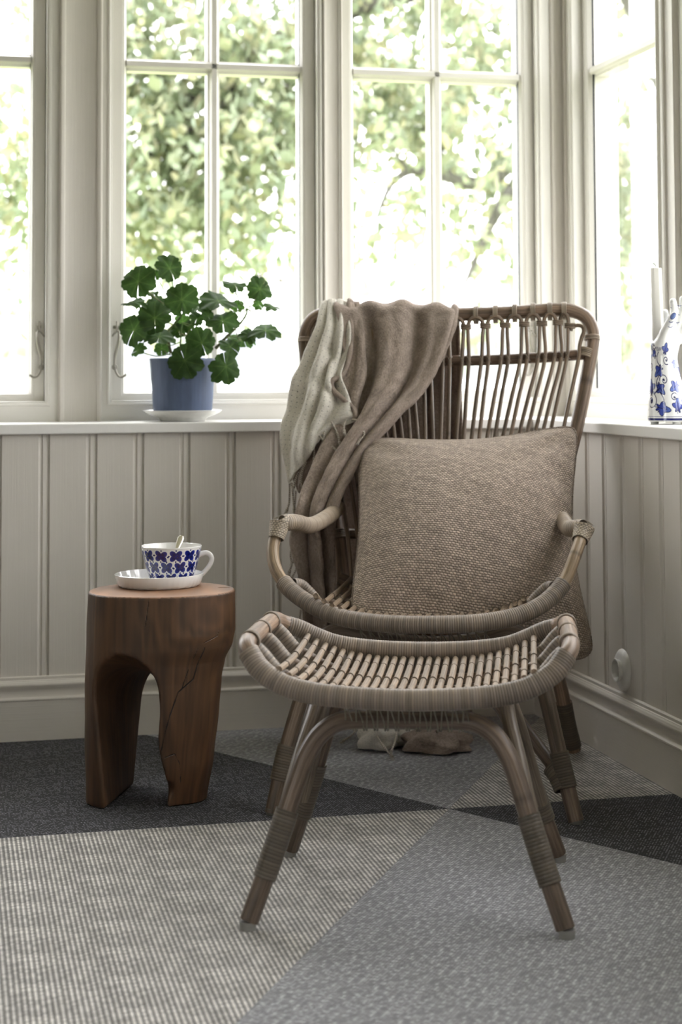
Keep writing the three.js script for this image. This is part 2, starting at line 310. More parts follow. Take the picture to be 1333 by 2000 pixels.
makeWindow(3, onBack, -0.378, 0.0565, { stay: 'right' });
makeWindow(4, onRight, -0.1, 0.36, { gap: 0.005, out: 0.022, bars: 0, stay: 'right' });
// unseen veranda windows beyond the frame, added to supply daylight
makeWindow(5, onRight, 0.6, 1.0, { detail: false });
makeWindow(6, onRight, 1.2, 1.62, { detail: false });
makeWindow(7, onRight, 1.82, 2.24, { detail: false });
makeWindow(8, onRight, 2.44, 2.86, { detail: false });
makeWindow(9, onBack, -2.18, -1.76, { detail: false });
makeWindow(10, onBack, -2.78, -2.36, { detail: false });
makeWindow(11, onRight, 3.06, 3.48, { detail: false });
makeWindow(12, onRight, 3.68, 4.1, { detail: false });
makeWindow(13, onRight, 4.3, 4.72, { detail: false });
for (let k = 0; k < 3; k++) makeWindow(14 + k, onLeft, -5.0 + 0.62 * k, -4.58 + 0.62 * k, { detail: false });
// posts between the casements
let trims = 1;
function post(x0, x1, put, { z = 0.012, bead = 0.0135, m = paint } = {}) {
  const prof = [[x0, -0.12], [x0, 0.001], [x0 + 0.001, z * 0.75], [x0 + 0.004, z], [x0 + bead - 0.004, z], [x0 + bead - 0.001, z - 0.0015], [x0 + bead, z - 0.005], [x0 + bead + 0.002, z - 0.006], [x1 - bead - 0.002, z - 0.006], [x1 - bead, z - 0.005], [x1 - bead + 0.001, z - 0.0015], [x1 - bead + 0.004, z], [x1 - 0.004, z], [x1 - 0.001, z * 0.75], [x1, 0.001], [x1, -0.12]];
  const o = struct(obj('trim_' + trims++, run(prof, SILL, TOP, (a, d, s) => [a, s, d]), m)); put(o); return o;
}
post(-1.104, -1.002, onBack);
post(-0.4645, -0.4135, onBack, { z: 0.008, bead: 0.008 });
post(0.128, 0.176, onBack, { z: 0.008, bead: 0.01 });
post(-1.71, -1.646, onBack); post(-2.314, -2.226, onBack); post(-3.3, -2.83, onBack);
post(0.444, 0.516, onRight); post(1.084, 1.116, onRight, { bead: 0.008 }); post(1.704, 1.736, onRight, { bead: 0.008 }); post(2.324, 2.356, onRight, { bead: 0.008 });
post(-0.3, -0.178, onRight, { z: 0.006 });
post(2.944, 2.976, onRight, { bead: 0.008 }); post(3.564, 3.596, onRight, { bead: 0.008 }); post(4.184, 4.216, onRight, { bead: 0.008 }); post(4.804, RZ1, onRight); post(-RZ1, -5.084, onLeft, { m: paintDark }); for (let k = 0; k < 2; k++) post(-4.496 + 0.62 * k, -4.464 + 0.62 * k, onLeft, { bead: 0.008, m: paintDark }); post(-3.256, 0.36, onLeft, { m: paintDark });
// wall above the windows, ceiling, and the wall behind the camera
obj('wall_head', box(RX0 - 0.36, 0.36, TOP, CEIL, -0.36, -0.19), paint, wallBack);
obj('wall_head', box(0.16, 0.36, TOP, CEIL, -0.36, RZ1), paint, wallRight);
obj('wall_head', box(RX0 - 0.36, RX0 - 0.19, TOP, CEIL, -0.36, RZ1), paintDark, wallLeft);
struct(obj('ceiling', box(RX0 - 0.4, 0.4, CEIL, CEIL + 0.12, -0.4, RZ1 + 0.25), paint));
const wallFront = struct(group('wall_front'));
obj('wall_core', box(RX0 - 0.4, 0.4, -0.12, CEIL, RZ1, RZ1 + 0.2), paintDark, wallFront);
{ // round plastic fitting on the boarding
  const g = tag(group('wall_fitting'), 'round white plastic wall fitting with a recessed cup above the baseboard', 'wall fitting');
  const white = phys({ color: new THREE.Color().setRGB(0.8, 0.79, 0.76), roughness: 0.3 });
  obj('flange', lathe([[0.0215, 0.0005], [0.042, 0], [0.0432, 0.0012], [0.0425, 0.0035], [0.036, 0.0085], [0.029, 0.0105], [0.0255, 0.0112], [0.0215, 0.0112]]), white, g);
  obj('cup', lathe([[0.0215, 0.001], [0.0215, 0.014], [0.0242, 0.0175], [0.0235, 0.0195], [0.0212, 0.019], [0.0185, 0.014], [0.0175, 0.003], [0, 0.002]]), white, g);
  const P = [0.02,0.1867,0.5186];
  g.position.set(0.0202, P[1], P[2]); g.rotation.z = Math.PI / 2;
}

/* ---------- rattan ---------- */
const grainTex = tex(128, 512, (u, v) => { const a = 0.82 + 0.3 * (tnoise(u, v, 40, 5, 31) - 0.5) + 0.28 * (tnoise(u, v, 9, 3, 32) - 0.5) + 0.12 * (tnoise(u, v, 64, 40, 33) - 0.5); return [255 * a, 250 * a, 243 * a]; }, { sx: 0.1, sy: 0.45 });
const cane = mat({ map: grainTex, vertexColors: true, roughness: 0.42, bumpMap: grainTex, bumpScale: 0.0004 });
const wrapMat = mat({ vertexColors: true, roughness: 0.48 });
const caneCol = (base, sd) => (t, s, a) => { // nodes and blotches along a pole
  const n = fbm(s * 9 + sd, Math.cos(a) * 0.5 + sd * 3, Math.sin(a) * 0.5, 3), node = Math.exp(-Math.pow((fract(s / 0.31 + sd * 0.37) - 0.5) * 0.31 / 0.0022, 2)), k = 1 + 0.35 * n - 0.5 * node;
  return [base[0] * k, base[1] * k * (1 - 0.02 * n), base[2] * k * (1 - 0.06 * n)];
};
const CANE = [0.40, 0.29, 0.215], WRAP = [0.235, 0.19, 0.15], BIND = [0.2, 0.16, 0.125];
const wrapCol = (base, pitch, sd) => (t, s) => { const i = Math.floor(s / pitch), f = fract(s / pitch), e = Math.min(f, 1 - f), k = (0.8 + 0.42 * h3(i, sd, 3) + 0.25 * fbm(s * 5, sd, 0, 2)) * (e < 0.13 ? 0.5 : 1), w = h3(i, sd, 8); return [base[0] * k, base[1] * k * (0.98 + 0.04 * w), base[2] * k * (0.94 + 0.12 * w)]; };
const coil = (r, pitch, hgt = 0.0007) => (t, s) => r + hgt * Math.sqrt(Math.abs(Math.sin((Math.PI * s) / pitch)));
function pole(pts, r, { sd = 1, seg = 40, rad = 12, base = CANE, ...o } = {}) { return sweep(pts, r, { seg, rad, col: caneCol(base, sd), ...o }); }
function wrapped(pts, r, pitch, { sd = 1, rad = 14, base = WRAP, ...o } = {}) {
  const c = o.curve ?? new THREE.CatmullRomCurve3(pts.map(toV), false, 'centripetal'), n = Math.max(6, Math.round((c.getLength() / pitch) * 5));
  return sweep(pts, coil(r, pitch), { curve: c, seg: n, rad, col: wrapCol(base, pitch, sd), ...o });
}
const sub = (pts, a, b, n = 16) => { const c = new THREE.CatmullRomCurve3(pts.map(toV), false, 'centripetal'); c.arcLengthDivisions = 400; return Array.from({ length: n + 1 }, (_, i) => c.getPointAt(lerp(a, b, i / n))); };
// a few turns of thin cane round a point: axis d, radius r, width w along the axis
function turns(p, d, r, n, th, { flat = 1, base = BIND, other } = {}) {
  p = toV(p); d = toV(d).clone().normalize(); const a = Math.abs(d.y) < 0.9 ? V(0, 1, 0) : V(1, 0, 0); a.addScaledVector(d, -a.dot(d)).normalize(); const b = d.clone().cross(a);
  if (other) { b.copy(toV(other)).addScaledVector(d, -toV(other).dot(d)).normalize(); a.copy(b.clone().cross(d)); }
  const out = [];
  for (let i = 0; i < n; i++) {
    const c = p.clone().addScaledVector(d, (i - (n - 1) / 2) * th * 1.9), k = 0.8 + 0.45 * rnd(), pts = [];
    for (let q = 0; q < 14; q++) { const an = (q / 14) * 2 * Math.PI; pts.push(c.clone().addScaledVector(a, Math.cos(an) * (r + th * 0.5)).addScaledVector(b, Math.sin(an) * (r * flat + th * 0.5)).addScaledVector(d, (an / 6.28 - 0.5) * th * 0.6)); }
    out.push(sweep(pts, th, { seg: 22, rad: 6, closed: true, col: () => [base[0] * k, base[1] * k, base[2] * k] }));
  }
  return out;
}
const mirror = (pts) => pts.map(([x, y, z]) => [-x, y, z]);
const both = (half) => [...half.map(([x, y, z]) => [-x, y, z]), ...[...half].reverse().filter((p) => p[0] !== 0)];

/* ---------- footstool ---------- */
{
  const g = tag(group('rattan_footstool'), 'low rattan footstool with a curved slatted seat, in front of the rattan armchair', 'footstool');
  g.position.set(-0.646, 0, 1.309); g.rotation.y = -THREE.MathUtils.degToRad(19);
  const fh = [[0.236, 0.393, 0.155], [0.216, 0.369, 0.167], [0.181, 0.3485, 0.176], [0.14, 0.338, 0.181], [0.095, 0.3335, 0.185], [0.04, 0.3308, 0.187], [0, 0.33, 0.187]];
  const bh = [[0.229, 0.3885, -0.163], [0.205, 0.381, -0.170], [0.176, 0.367, -0.177], [0.145, 0.355, -0.182], [0.09, 0.3465, -0.186], [0, 0.343, -0.187]];
  const front = both(fh), back = both(bh);
  obj('rim_wrapping', wrapped(front, 0.0158, 0.0042, { sd: 2 }), wrapMat, g);
  obj('rim_wrapping', wrapped(back, 0.0145, 0.0042, { sd: 5 }), wrapMat, g);
  for (const s of [-1, 1]) {
    obj('end_rail', pole([[s * 0.222, 0.378, 0.166], [s * 0.237, 0.3935, 0.152], [s * 0.2415, 0.4005, 0.128], [s * 0.241, 0.403, 0.05], [s * 0.24, 0.4025, -0.06], [s * 0.237, 0.3995, -0.135], [s * 0.229, 0.391, -0.158], [s * 0.212, 0.3835, -0.169]], 0.0135, { sd: 3 + s, seg: 50 }), cane, g);
    for (const z of [0.11, 0.0, -0.1]) obj('binding', turns([s * 0.24, 0.402, z], [0, 0, 1], 0.0135, z === 0 ? 2 : 3, 0.0019, { base: WRAP }), wrapMat, g);
    // wrapped ends of the cross rails, tied up to the end rail
    for (const z of [0.105, 0.0, -0.105]) obj('rail_wrapping', wrapped([[s * 0.172, 0.3375, z], [s * 0.198, 0.354, z], [s * 0.222, 0.381, z], [s * 0.236, 0.394, z]], (t) => 0, 0.0055, { sd: 9 }) && wrapped([[s * 0.172, 0.3375, z], [s * 0.198, 0.354, z], [s * 0.222, 0.381, z], [s * 0.234, 0.392, z]], 0.0102, 0.006, { sd: 9 + z * 100 }), wrapMat, g);
  }
  const seatY = (x) => 0.3255 + 0.045 * Math.pow(Math.abs(x) / 0.195, 3.2);
  for (const z of [0.105, 0.0, -0.105]) obj('cross_rail', pole(Array.from({ length: 13 }, (_, i) => { const x = -0.19 + 0.38 * (i / 12); return [x, seatY(x) - 0.0165, z]; }), 0.0098, { sd: 7 + z, seg: 40 }), cane, g);
  for (let i = -13; i <= 13; i++) {
    const x = i * 0.0144, y = seatY(x), pts = [[x, y + 0.006, -0.172], [x, y + 0.0025, -0.13], [x, y - 0.001, -0.05], [x, y - 0.002, 0.0], [x, y - 0.001, 0.07], [x, y + 0.002, 0.125], [x, y + 0.005, 0.174]], k = 0.9 + 0.3 * rnd();
    const s = obj('seat_cane', pole(pts, 0.0050, { sd: i * 1.7, seg: 22, rad: 9, base: [0.50 * k, 0.40 * k, 0.31 * k] }), cane, g);
    obj('binding', [...turns([x, y + 0.001, -0.118], [0, 0, 1], 0.0051, 2, 0.0009), ...turns([x, y - 0.0015, -0.01 + rr(-0.006, 0.006)], [0, 0, 1], 0.0051, 2, 0.0009), ...turns([x, y, 0.1], [0, 0, 1], 0.0051, 2, 0.0009)], wrapMat, s);
  }
  // legs: two bent poles front and back that reach the floor, two at the sides tied to them
  const archF = [[0.2285, 0.012, 0.195], [0.212, 0.058, 0.186], [0.186, 0.134, 0.17], [0.166, 0.197, 0.156], [0.149, 0.242, 0.147], [0.128, 0.272, 0.14], [0.102, 0.2875, 0.135], [0.07, 0.291, 0.13], [0, 0.291, 0.13]];
  const arches = [both(archF), both(archF.map(([x, y, z]) => [x * 0.975, y, -z]))];
  arches.forEach((a, i) => {
    const l = obj('leg_arch', pole(a, 0.0143, { sd: 20 + i, seg: 90, base: [0.205, 0.155, 0.12] }), cane, g);
    for (const s of [-1, 1]) obj('foot_pad', new THREE.CylinderGeometry(0.0125, 0.0118, 0.012, 24).translate(s * (i ? 0.2245 : 0.2302), 0.006, i ? -0.196 : 0.196), mat({ color: 0x8d8c88, roughness: 0.7 }), l);
    for (const s of [0, 1]) obj('leg_wrapping', wrapped(s ? sub(a, 0.925, 0.805) : sub(a, 0.075, 0.195), 0.0168, 0.0052, { sd: 30 + i * 2 + s, base: [0.105, 0.086, 0.065] }), wrapMat, l);
  });
  for (const s of [-1, 1]) {
    const half = [[s * 0.197, 0.1, 0.168], [s * 0.18, 0.165, 0.148], [s * 0.164, 0.23, 0.115], [s * 0.15, 0.278, 0.078], [s * 0.145, 0.3, 0.04], [s * 0.145, 0.304, 0]];
    obj('side_arch', pole([...half, ...[...half].reverse().slice(1).map(([x, y, z]) => [x, y, -z])], 0.0115, { sd: 40 + s, seg: 60, base: [0.25, 0.205, 0.16] }), cane, g);
  }
  // lacing between the rim and the leg arches
  for (const z of [1, -1]) {
    const strands = [];
    for (let i = 0; i < 12; i++) for (const q of [-1, 1]) { const x = (i - 5.5) * 0.0158; strands.push(sweep([[x + q * 0.001, 0.338, z * 0.177], [x + q * 0.002, 0.316, z * 0.1765], [x + q * 0.0045, 0.292, z * 0.1455], [x + q * 0.006, 0.2745, z * 0.134], [x + q * 0.0062, 0.276, z * 0.122]], 0.0012, { seg: 14, rad: 5, col: () => [0.2, 0.185, 0.14] })); }
    obj('lacing', strands, wrapMat, g);
  }
}

/* ---------- high-backed chair ---------- */
const CHAIR = { at: [-0.41, 0, 0.58], turn: -THREE.MathUtils.degToRad(21.5) };
{
  const g = tag(group('rattan_chair'), 'high-backed rattan armchair with slender looped canes, standing in the corner', 'armchair');
  g.position.set(...CHAIR.at); g.rotation.y = CHAIR.turn;
  const DARK = [0.25, 0.18, 0.13];
  // back frame: two posts from the floor that meet in the top rail
  const uh = [[0.272, 0.004, -0.279], [0.26, 0.055, -0.268], [0.246, 0.137, -0.248], [0.224, 0.235, -0.222], [0.214, 0.31, -0.213], [0.219, 0.40, -0.222], [0.238, 0.51, -0.247], [0.264, 0.61, -0.276], [0.287, 0.70, -0.304], [0.306, 0.79, -0.332], [0.3185, 0.855, -0.352], [0.321, 0.895, -0.362], [0.306, 0.928, -0.368], [0.277, 0.9425, -0.3705], [0.235, 0.9445, -0.371], [0.14, 0.94, -0.372], [0, 0.937, -0.372]];
  const frame = obj('back_frame', pole(both(uh), 0.0152, { sd: 51, seg: 200, rad: 14, base: [0.33, 0.24, 0.18] }), cane, g);
  for (const s of [0, 1]) obj('leg_wrapping', wrapped(s ? sub(both(uh), 0.997, 0.957) : sub(both(uh), 0.003, 0.043), 0.0175, 0.0052, { sd: 60 + s, base: [0.09, 0.072, 0.052] }), wrapMat, frame);
  const zb = (y) => (y < 0.34 ? -0.208 : y < 0.51 ? lerp(-0.208, -0.243, (y - 0.34) / 0.17) : lerp(-0.243, -0.3735, (y - 0.51) / 0.43));
  const mh = [[0.302, 0.846, -0.349], [0.26, 0.843, -0.349], [0.13, 0.8365, -0.349], [0, 0.834, -0.349]];
  obj('back_rail', pole(both(mh), 0.0118, { sd: 55, seg: 60, base: [0.29, 0.20, 0.15] }), cane, g);
  obj('back_rail', pole([[-0.213, 0.462, -0.24], [0, 0.46, -0.24], [0.213, 0.462, -0.24]], 0.011, { sd: 56, seg: 40, base: DARK }), cane, g);
  for (const s of [-1, 1]) {
    obj('binding', [...turns([s * 0.3055, 0.8475, -0.3475], [s * 0.28, 0.93, -0.3], 0.0152, 5, 0.0021, { base: [0.3, 0.24, 0.18] }), ...turns([s * 0.319, 0.882, -0.358], [0, 1, -0.2], 0.0155, 3, 0.0019, { base: [0.33, 0.26, 0.2] })], wrapMat, g);
    obj('binding', turns([s * 0.2275, 0.462, -0.234], [0.15 * s, 0.98, -0.15], 0.0152, 5, 0.0021), wrapMat, g);
  }
  // canes of the back: each is one hairpin hung from the top rail
  const bind = [0, 0.0425, 0.0855, 0.129, 0.171, 0.210, 0.2455, 0.2725], loopX = bind.slice(0, 7).map((b, i) => (b + bind[i + 1]) / 2);
  const railY = (x) => 0.937 + 0.0085 * smooth(0, 0.26, Math.abs(x));
  const cross = (x) => 0.834 + 0.012 * Math.abs(x) / 0.3;
  const legPts = (b, q, j) => { // one leg: binding b, side q, number j along the foot
    const xm = b + q * 0.0074, xl = 0.0083 + 0.0165 * j, yb = 0.9075 + 0.0095 * b / 0.27, pts = [];
    pts.push([b + q * 0.0045, yb, zb(yb) + 0.014], [b + q * 0.0054, yb - 0.02, zb(yb - 0.02) + 0.0155], [xm, cross(xm), -0.331], [lerp(xm, xl, 0.5), 0.75, zb(0.75) + 0.0135], [xl, 0.655, zb(0.655) + 0.0125], [xl * 0.90, 0.56, zb(0.56) + 0.012], [xl * 0.82, 0.46, zb(0.46) + 0.016], [xl * 0.79, 0.39, zb(0.39) + 0.012], [xl * 0.78, 0.335, zb(0.335) + 0.01]);
    return pts;
  };
  for (const s of [-1, 1]) for (let i = 0; i < 7; i++) {
    const l = loopX[i], w = (bind[i + 1] - bind[i]) / 2 - 0.0045, top = railY(l) - 0.0085, k = 0.85 + 0.3 * rnd();
    const A = legPts(bind[i], 1, 2 * i), B = legPts(bind[i + 1], -1, 2 * i + 1), zt = -0.3525;
    const pts = [...[...A].reverse(), [l - w, top - 0.0175, zt - 0.001], [l - w * 0.72, top - 0.0055, zt], [l, top, zt], [l + w * 0.72, top - 0.0055, zt], [l + w, top - 0.0175, zt - 0.001], ...B].map(([x, y, z]) => [s * x, y, z]);
    const c = obj('back_cane', pole(pts, 0.0044, { sd: i * 2.3 + s, seg: 150, rad: 8, base: [0.27 * k, 0.20 * k, 0.148 * k] }), cane, g);
    obj('binding', turns([s * l, railY(l) - 0.0035, -0.369], [1, 0, 0], 0.0186, 4, 0.0014, { base: [0.28, 0.225, 0.165] }), wrapMat, c);
    const xs = [];
    for (const [b, q] of [[bind[i], 1], [bind[i + 1], -1]]) { const xm = b + q * 0.0074, y = cross(xm); for (const r of [-1, 1]) xs.push(sweep([[s * (xm - 0.0055), y - r * 0.008, -0.340], [s * (xm - 0.004), y - r * 0.0065, -0.3298], [s * xm, y, -0.3255], [s * (xm + 0.004), y + r * 0.0065, -0.3298], [s * (xm + 0.0055), y + r * 0.008, -0.340]], 0.0011, { seg: 12, rad: 5, col: () => BIND })); }
    obj('binding', xs, wrapMat, c);
  }
  for (const s of [-1, 1]) for (let i = 0; i < 8; i++) { if (i === 0 && s < 0) continue; const b = bind[i] - (i === 7 ? 0.001 : 0), yb = 0.9075 + 0.0095 * b / 0.27 - (i === 7 ? 0.008 : 0); obj('binding', turns([s * b, yb, zb(yb) + 0.014], [0, 1, -0.1], 0.0048, 3, 0.0021, { flat: 2.0, other: [1, 0, 0], base: [0.23, 0.175, 0.13] }), wrapMat, g); }
  for (const s of [-1, 1]) { // last half loop against the post
    const B = legPts(0.2985, -1, 14.6); B[0] = [0.297, 0.884, -0.343]; B[1] = [0.292, 0.865, -0.338];
    obj('back_cane', pole([[0.2735, 0.8985, -0.3455], [0.2745, 0.9035, -0.347], [0.2855, 0.9095, -0.3505], [0.2985, 0.907, -0.3475], [0.3015, 0.896, -0.345], ...B].map(([x, y, z]) => [s * x, y, z]), 0.0044, { sd: 90 + s, seg: 120, rad: 8, base: [0.25, 0.185, 0.135] }), cane, g);
  }
  // arms and front hoop
  const hoopL = [[-.287,0.5137,0.118],[-.294,0.4908,0.13],[-.2962,0.459,0.15],[-.2834,0.4264,0.175],[-.2533,0.3969,0.203],[-.204,0.371,0.237],[-.151,0.3544,0.264],[-.0712,0.3463,0.286],[0.0245,0.3462,0.295],[0.1176,0.35,0.286],[0.1819,0.3599,0.264],[0.2307,0.3804,0.237],[0.2678,0.4162,0.203],[0.2877,0.4619,0.175],[0.299,0.4923,0.14],[0.3047,0.5078,0.118]];
  obj('front_hoop', pole(hoopL, 0.0122, { sd: 70, seg: 140, rad: 14, base: [0.47, 0.36, 0.25] }), cane, g);
  obj('rim_wrapping', wrapped(sub(hoopL, 0.155, 0.845, 40), 0.0158, 0.0042, { sd: 72 }), wrapMat, g);
  for (const [s, arm, cap] of [[-1, [[-.2822,0.5141,0.122],[-.2649,0.5148,0.105],[-.2443,0.5026,0.03],[-.2257,0.5102,-.08],[-.222,0.5202,-.2]], [-.2867,0.5169,0.12]], [1, [[0.3028,0.5092,0.122],[0.282,0.5066,0.105]], [0.3047,0.51,0.12]]]) {
    const a = s < 0 ? arm : [...arm, [0.2775, 0.5035, 0.075], [0.273, 0.5, 0.025], [0.257, 0.508, -0.09], [0.237, 0.523, -0.21]];
    const A = obj('arm', wrapped(a, 0.0158, 0.0036, { sd: 75 + s, base: [0.33, 0.265, 0.2] }), wrapMat, g);
    // plaited cap over the corner joint
    const d = toV(hoopL[s < 0 ? 2 : 13]).sub(toV(cap)).normalize(), ax = V(s * 0.9, 0.45, 0.1).normalize();
    const cp = (n) => { const q = []; for (let i = 0; i < n; i++) q.push(i); return q; };
    const capCol = (t, ss, an) => { const i = Math.floor(ss / 0.0042), j = Math.floor((an / 6.2832) * 16 + (i % 2) * 0.5), fi = fract(ss / 0.0042), fj = fract((an / 6.2832) * 16 + (i % 2) * 0.5), e = Math.min(fi, 1 - fi, fj * 1.4, (1 - fj) * 1.4), k = (0.85 + 0.35 * h3(i, j, 4)) * (e < 0.14 ? 0.42 : 1.12); return [0.40 * k, 0.335 * k, 0.255 * k]; };
    const c0 = toV(cap), pts = [c0.clone().add(V(s * 0.002, 0.0075, 0.002)), c0.clone().add(V(0, 0.002, 0.001)), c0.clone().addScaledVector(d, 0.012), c0.clone().addScaledVector(d, 0.026), c0.clone().addScaledVector(d, 0.036)];
    obj('plaited_cap', sweep(pts, (t, ss, an) => { const i = Math.floor(ss / 0.0042), fj = fract((an / 6.2832) * 16 + (i % 2) * 0.5); return lerp(0.0222, 0.0146, Math.pow(t, 0.9)) * (t < 0.2 ? 0.86 + 0.7 * t : 1) + 0.0008 * Math.sin(Math.PI * fj) * Math.sqrt(Math.abs(Math.sin(Math.PI * ss / 0.0042))); }, { seg: 50, rad: 64, col: capCol }), wrapMat, A);
  }
  // seat
  const seatY = (x) => 0.334 + 0.055 * Math.pow(Math.abs(x) / 0.23, 3);
  obj('seat_rail', pole(both([[0.222, 0.372, -0.205], [0.17, 0.35, -0.214], [0.1, 0.337, -0.218], [0, 0.333, -0.219]]), 0.013, { sd: 77, base: DARK }), cane, g);
  for (const z of [0.19, 0.06, -0.09]) obj('cross_rail', pole(Array.from({ length: 13 }, (_, i) => { const x = -0.205 + 0.41 * (i / 12); return [x, seatY(x) - 0.0165, z]; }), 0.0098, { sd: 8 + z, seg: 40 }), cane, g);
  for (let i = -12; i <= 12; i++) {
    const x = i * 0.0162, y = seatY(x), zf = 0.288 - 0.9 * x * x, pts = [[x, y + 0.004, -0.21], [x, y, -0.1], [x, y - 0.001, 0.05], [x, y + 0.002, 0.18], [x, y + 0.01 + 0.014 * Math.abs(x) / 0.2, zf]];
    const s = obj('seat_cane', pole(pts, 0.005, { sd: i * 1.3, seg: 24, rad: 9, base: [0.44, 0.34, 0.25] }), cane, g);
    obj('binding', [...turns([x, y + 0.0035, 0.195], [0, 0.1, 1], 0.0051, 2, 0.0009), ...turns([x, y, 0.06], [0, 0, 1], 0.0051, 2, 0.0009)], wrapMat, s);
  }
  for (const s of [-1, 1]) obj('rail_wrapping', wrapped([[s * 0.247, 0.405, 0.196], [s * 0.236, 0.403, 0.185], [s * 0.216, 0.385, 0.183], [s * 0.196, 0.362, 0.187]], 0.0105, 0.005, { sd: 84 + s }), wrapMat, g);
  // front legs, one bent pole, and the braces tied to it
  const archC = [[-.2669,0.0018,0.31],[-.2441,0.1136,0.288],[-.223,0.1948,0.265],[-.2022,0.2682,0.238],[-.1864,0.307,0.215],[-.1604,0.3203,0.205],[-.1024,0.3089,0.2],[0.0144,0.2983,0.2],[0.1109,0.3084,0.2],[0.1689,0.3233,0.205],[0.1988,0.3092,0.215],[0.2154,0.2708,0.238],[0.2336,0.2148,0.262],[0.2592,0.1102,0.288],[0.2868,0.0035,0.31]];
  const la = obj('leg_arch', pole(archC, 0.0145, { sd: 81, seg: 120, base: [0.185, 0.14, 0.108] }), cane, g);
  for (const s of [0, 1]) obj('leg_wrapping', wrapped(s ? sub(archC, 0.945, 0.885) : sub(archC, 0.055, 0.115), 0.0172, 0.005, { sd: 86 + s, base: [0.1, 0.08, 0.058] }), wrapMat, la);
  for (const e of [archC[0], archC[archC.length - 1]]) obj('foot_pad', new THREE.CylinderGeometry(0.0125, 0.0118, 0.012, 24).translate(e[0], 0.006, e[2]), mat({ color: 0x6f6e6a, roughness: 0.7 }), la);
  const braceR = [[0.256,0.0816,0.283],[0.2388,0.0977,0.262],[0.2152,0.1189,0.225],[0.1896,0.1403,0.18],[0.1583,0.1702,0.13]], braceL = [[-.2344,0.0969,0.283],[-.2211,0.1289,0.255],[-.2149,0.1754,0.2],[-.2111,0.2181,0.14],[-.2039,0.2597,0.06]];
  for (const b of [braceR, braceL]) obj('brace', pole(b, 0.0125, { sd: 88, base: [0.17, 0.122, 0.09] }), cane, g);
  obj('brace_wrapping', wrapped([[0.2679,0.0571,0.294],[0.256,0.08,0.284],[0.2457,0.0915,0.275]], 0.0205, 0.005, { sd: 91, base: [0.1, 0.08, 0.058] }), wrapMat, la);
  const strands = [];
  for (let i = 0; i < 15; i++) for (const q of [-1, 1]) { const x = (i - 7) * 0.0165 + 0.01; strands.push(sweep([[x, 0.356, 0.283], [x + q * 0.001, 0.334, 0.285], [x + q * 0.004, 0.31, 0.23], [x + q * 0.006, 0.284, 0.206], [x + q * 0.006, 0.288, 0.19]], 0.0013, { seg: 14, rad: 5, col: () => [0.17, 0.145, 0.105] })); }
  obj('lacing', strands, wrapMat, g);
}

/* ---------- cushion ---------- */
const weave = (col) => {
  const N = 26, M = 15;
  const f = (u, v) => { const wob = 0.2 * (tnoise(u, v, 12, 12, 41) - 0.5) / N * 2, j0 = (v + wob) * N, j = Math.floor(j0), y = fract(j0), k = u * M + (((j % 2) + 2) % 2) * 0.5 + 0.3 * (tnoise(u, v, 9, 26, 42) - 0.5), i = Math.floor(k), x = fract(k), q = h3(((i % M) + M) % M, ((j % N) + N) % N, 43); return [Math.pow(Math.sin(Math.PI * x), 0.55) * Math.pow(Math.sin(Math.PI * y), 0.75) * (0.72 + 0.28 * q), q]; };
  if (!col) return tex(512, 512, (u, v) => f(u, v)[0] + 0.2 * (tnoise(u, v, 128, 128, 44) - 0.5), { srgb: false, sx: 0.1, sy: 0.1 });
  return tex(512, 512, (u, v) => { const [h, q] = f(u, v), k = (0.55 + 0.45 * Math.pow(h, 0.7)) * (0.93 + 0.12 * q) * (0.95 + 0.1 * tnoise(u, v, 5, 16, 45)) * (0.94 + 0.12 * tnoise(u, v, 100, 100, 46)); return [206 * k, 188 * k, 172 * k]; }, { sx: 0.1, sy: 0.1 });
};
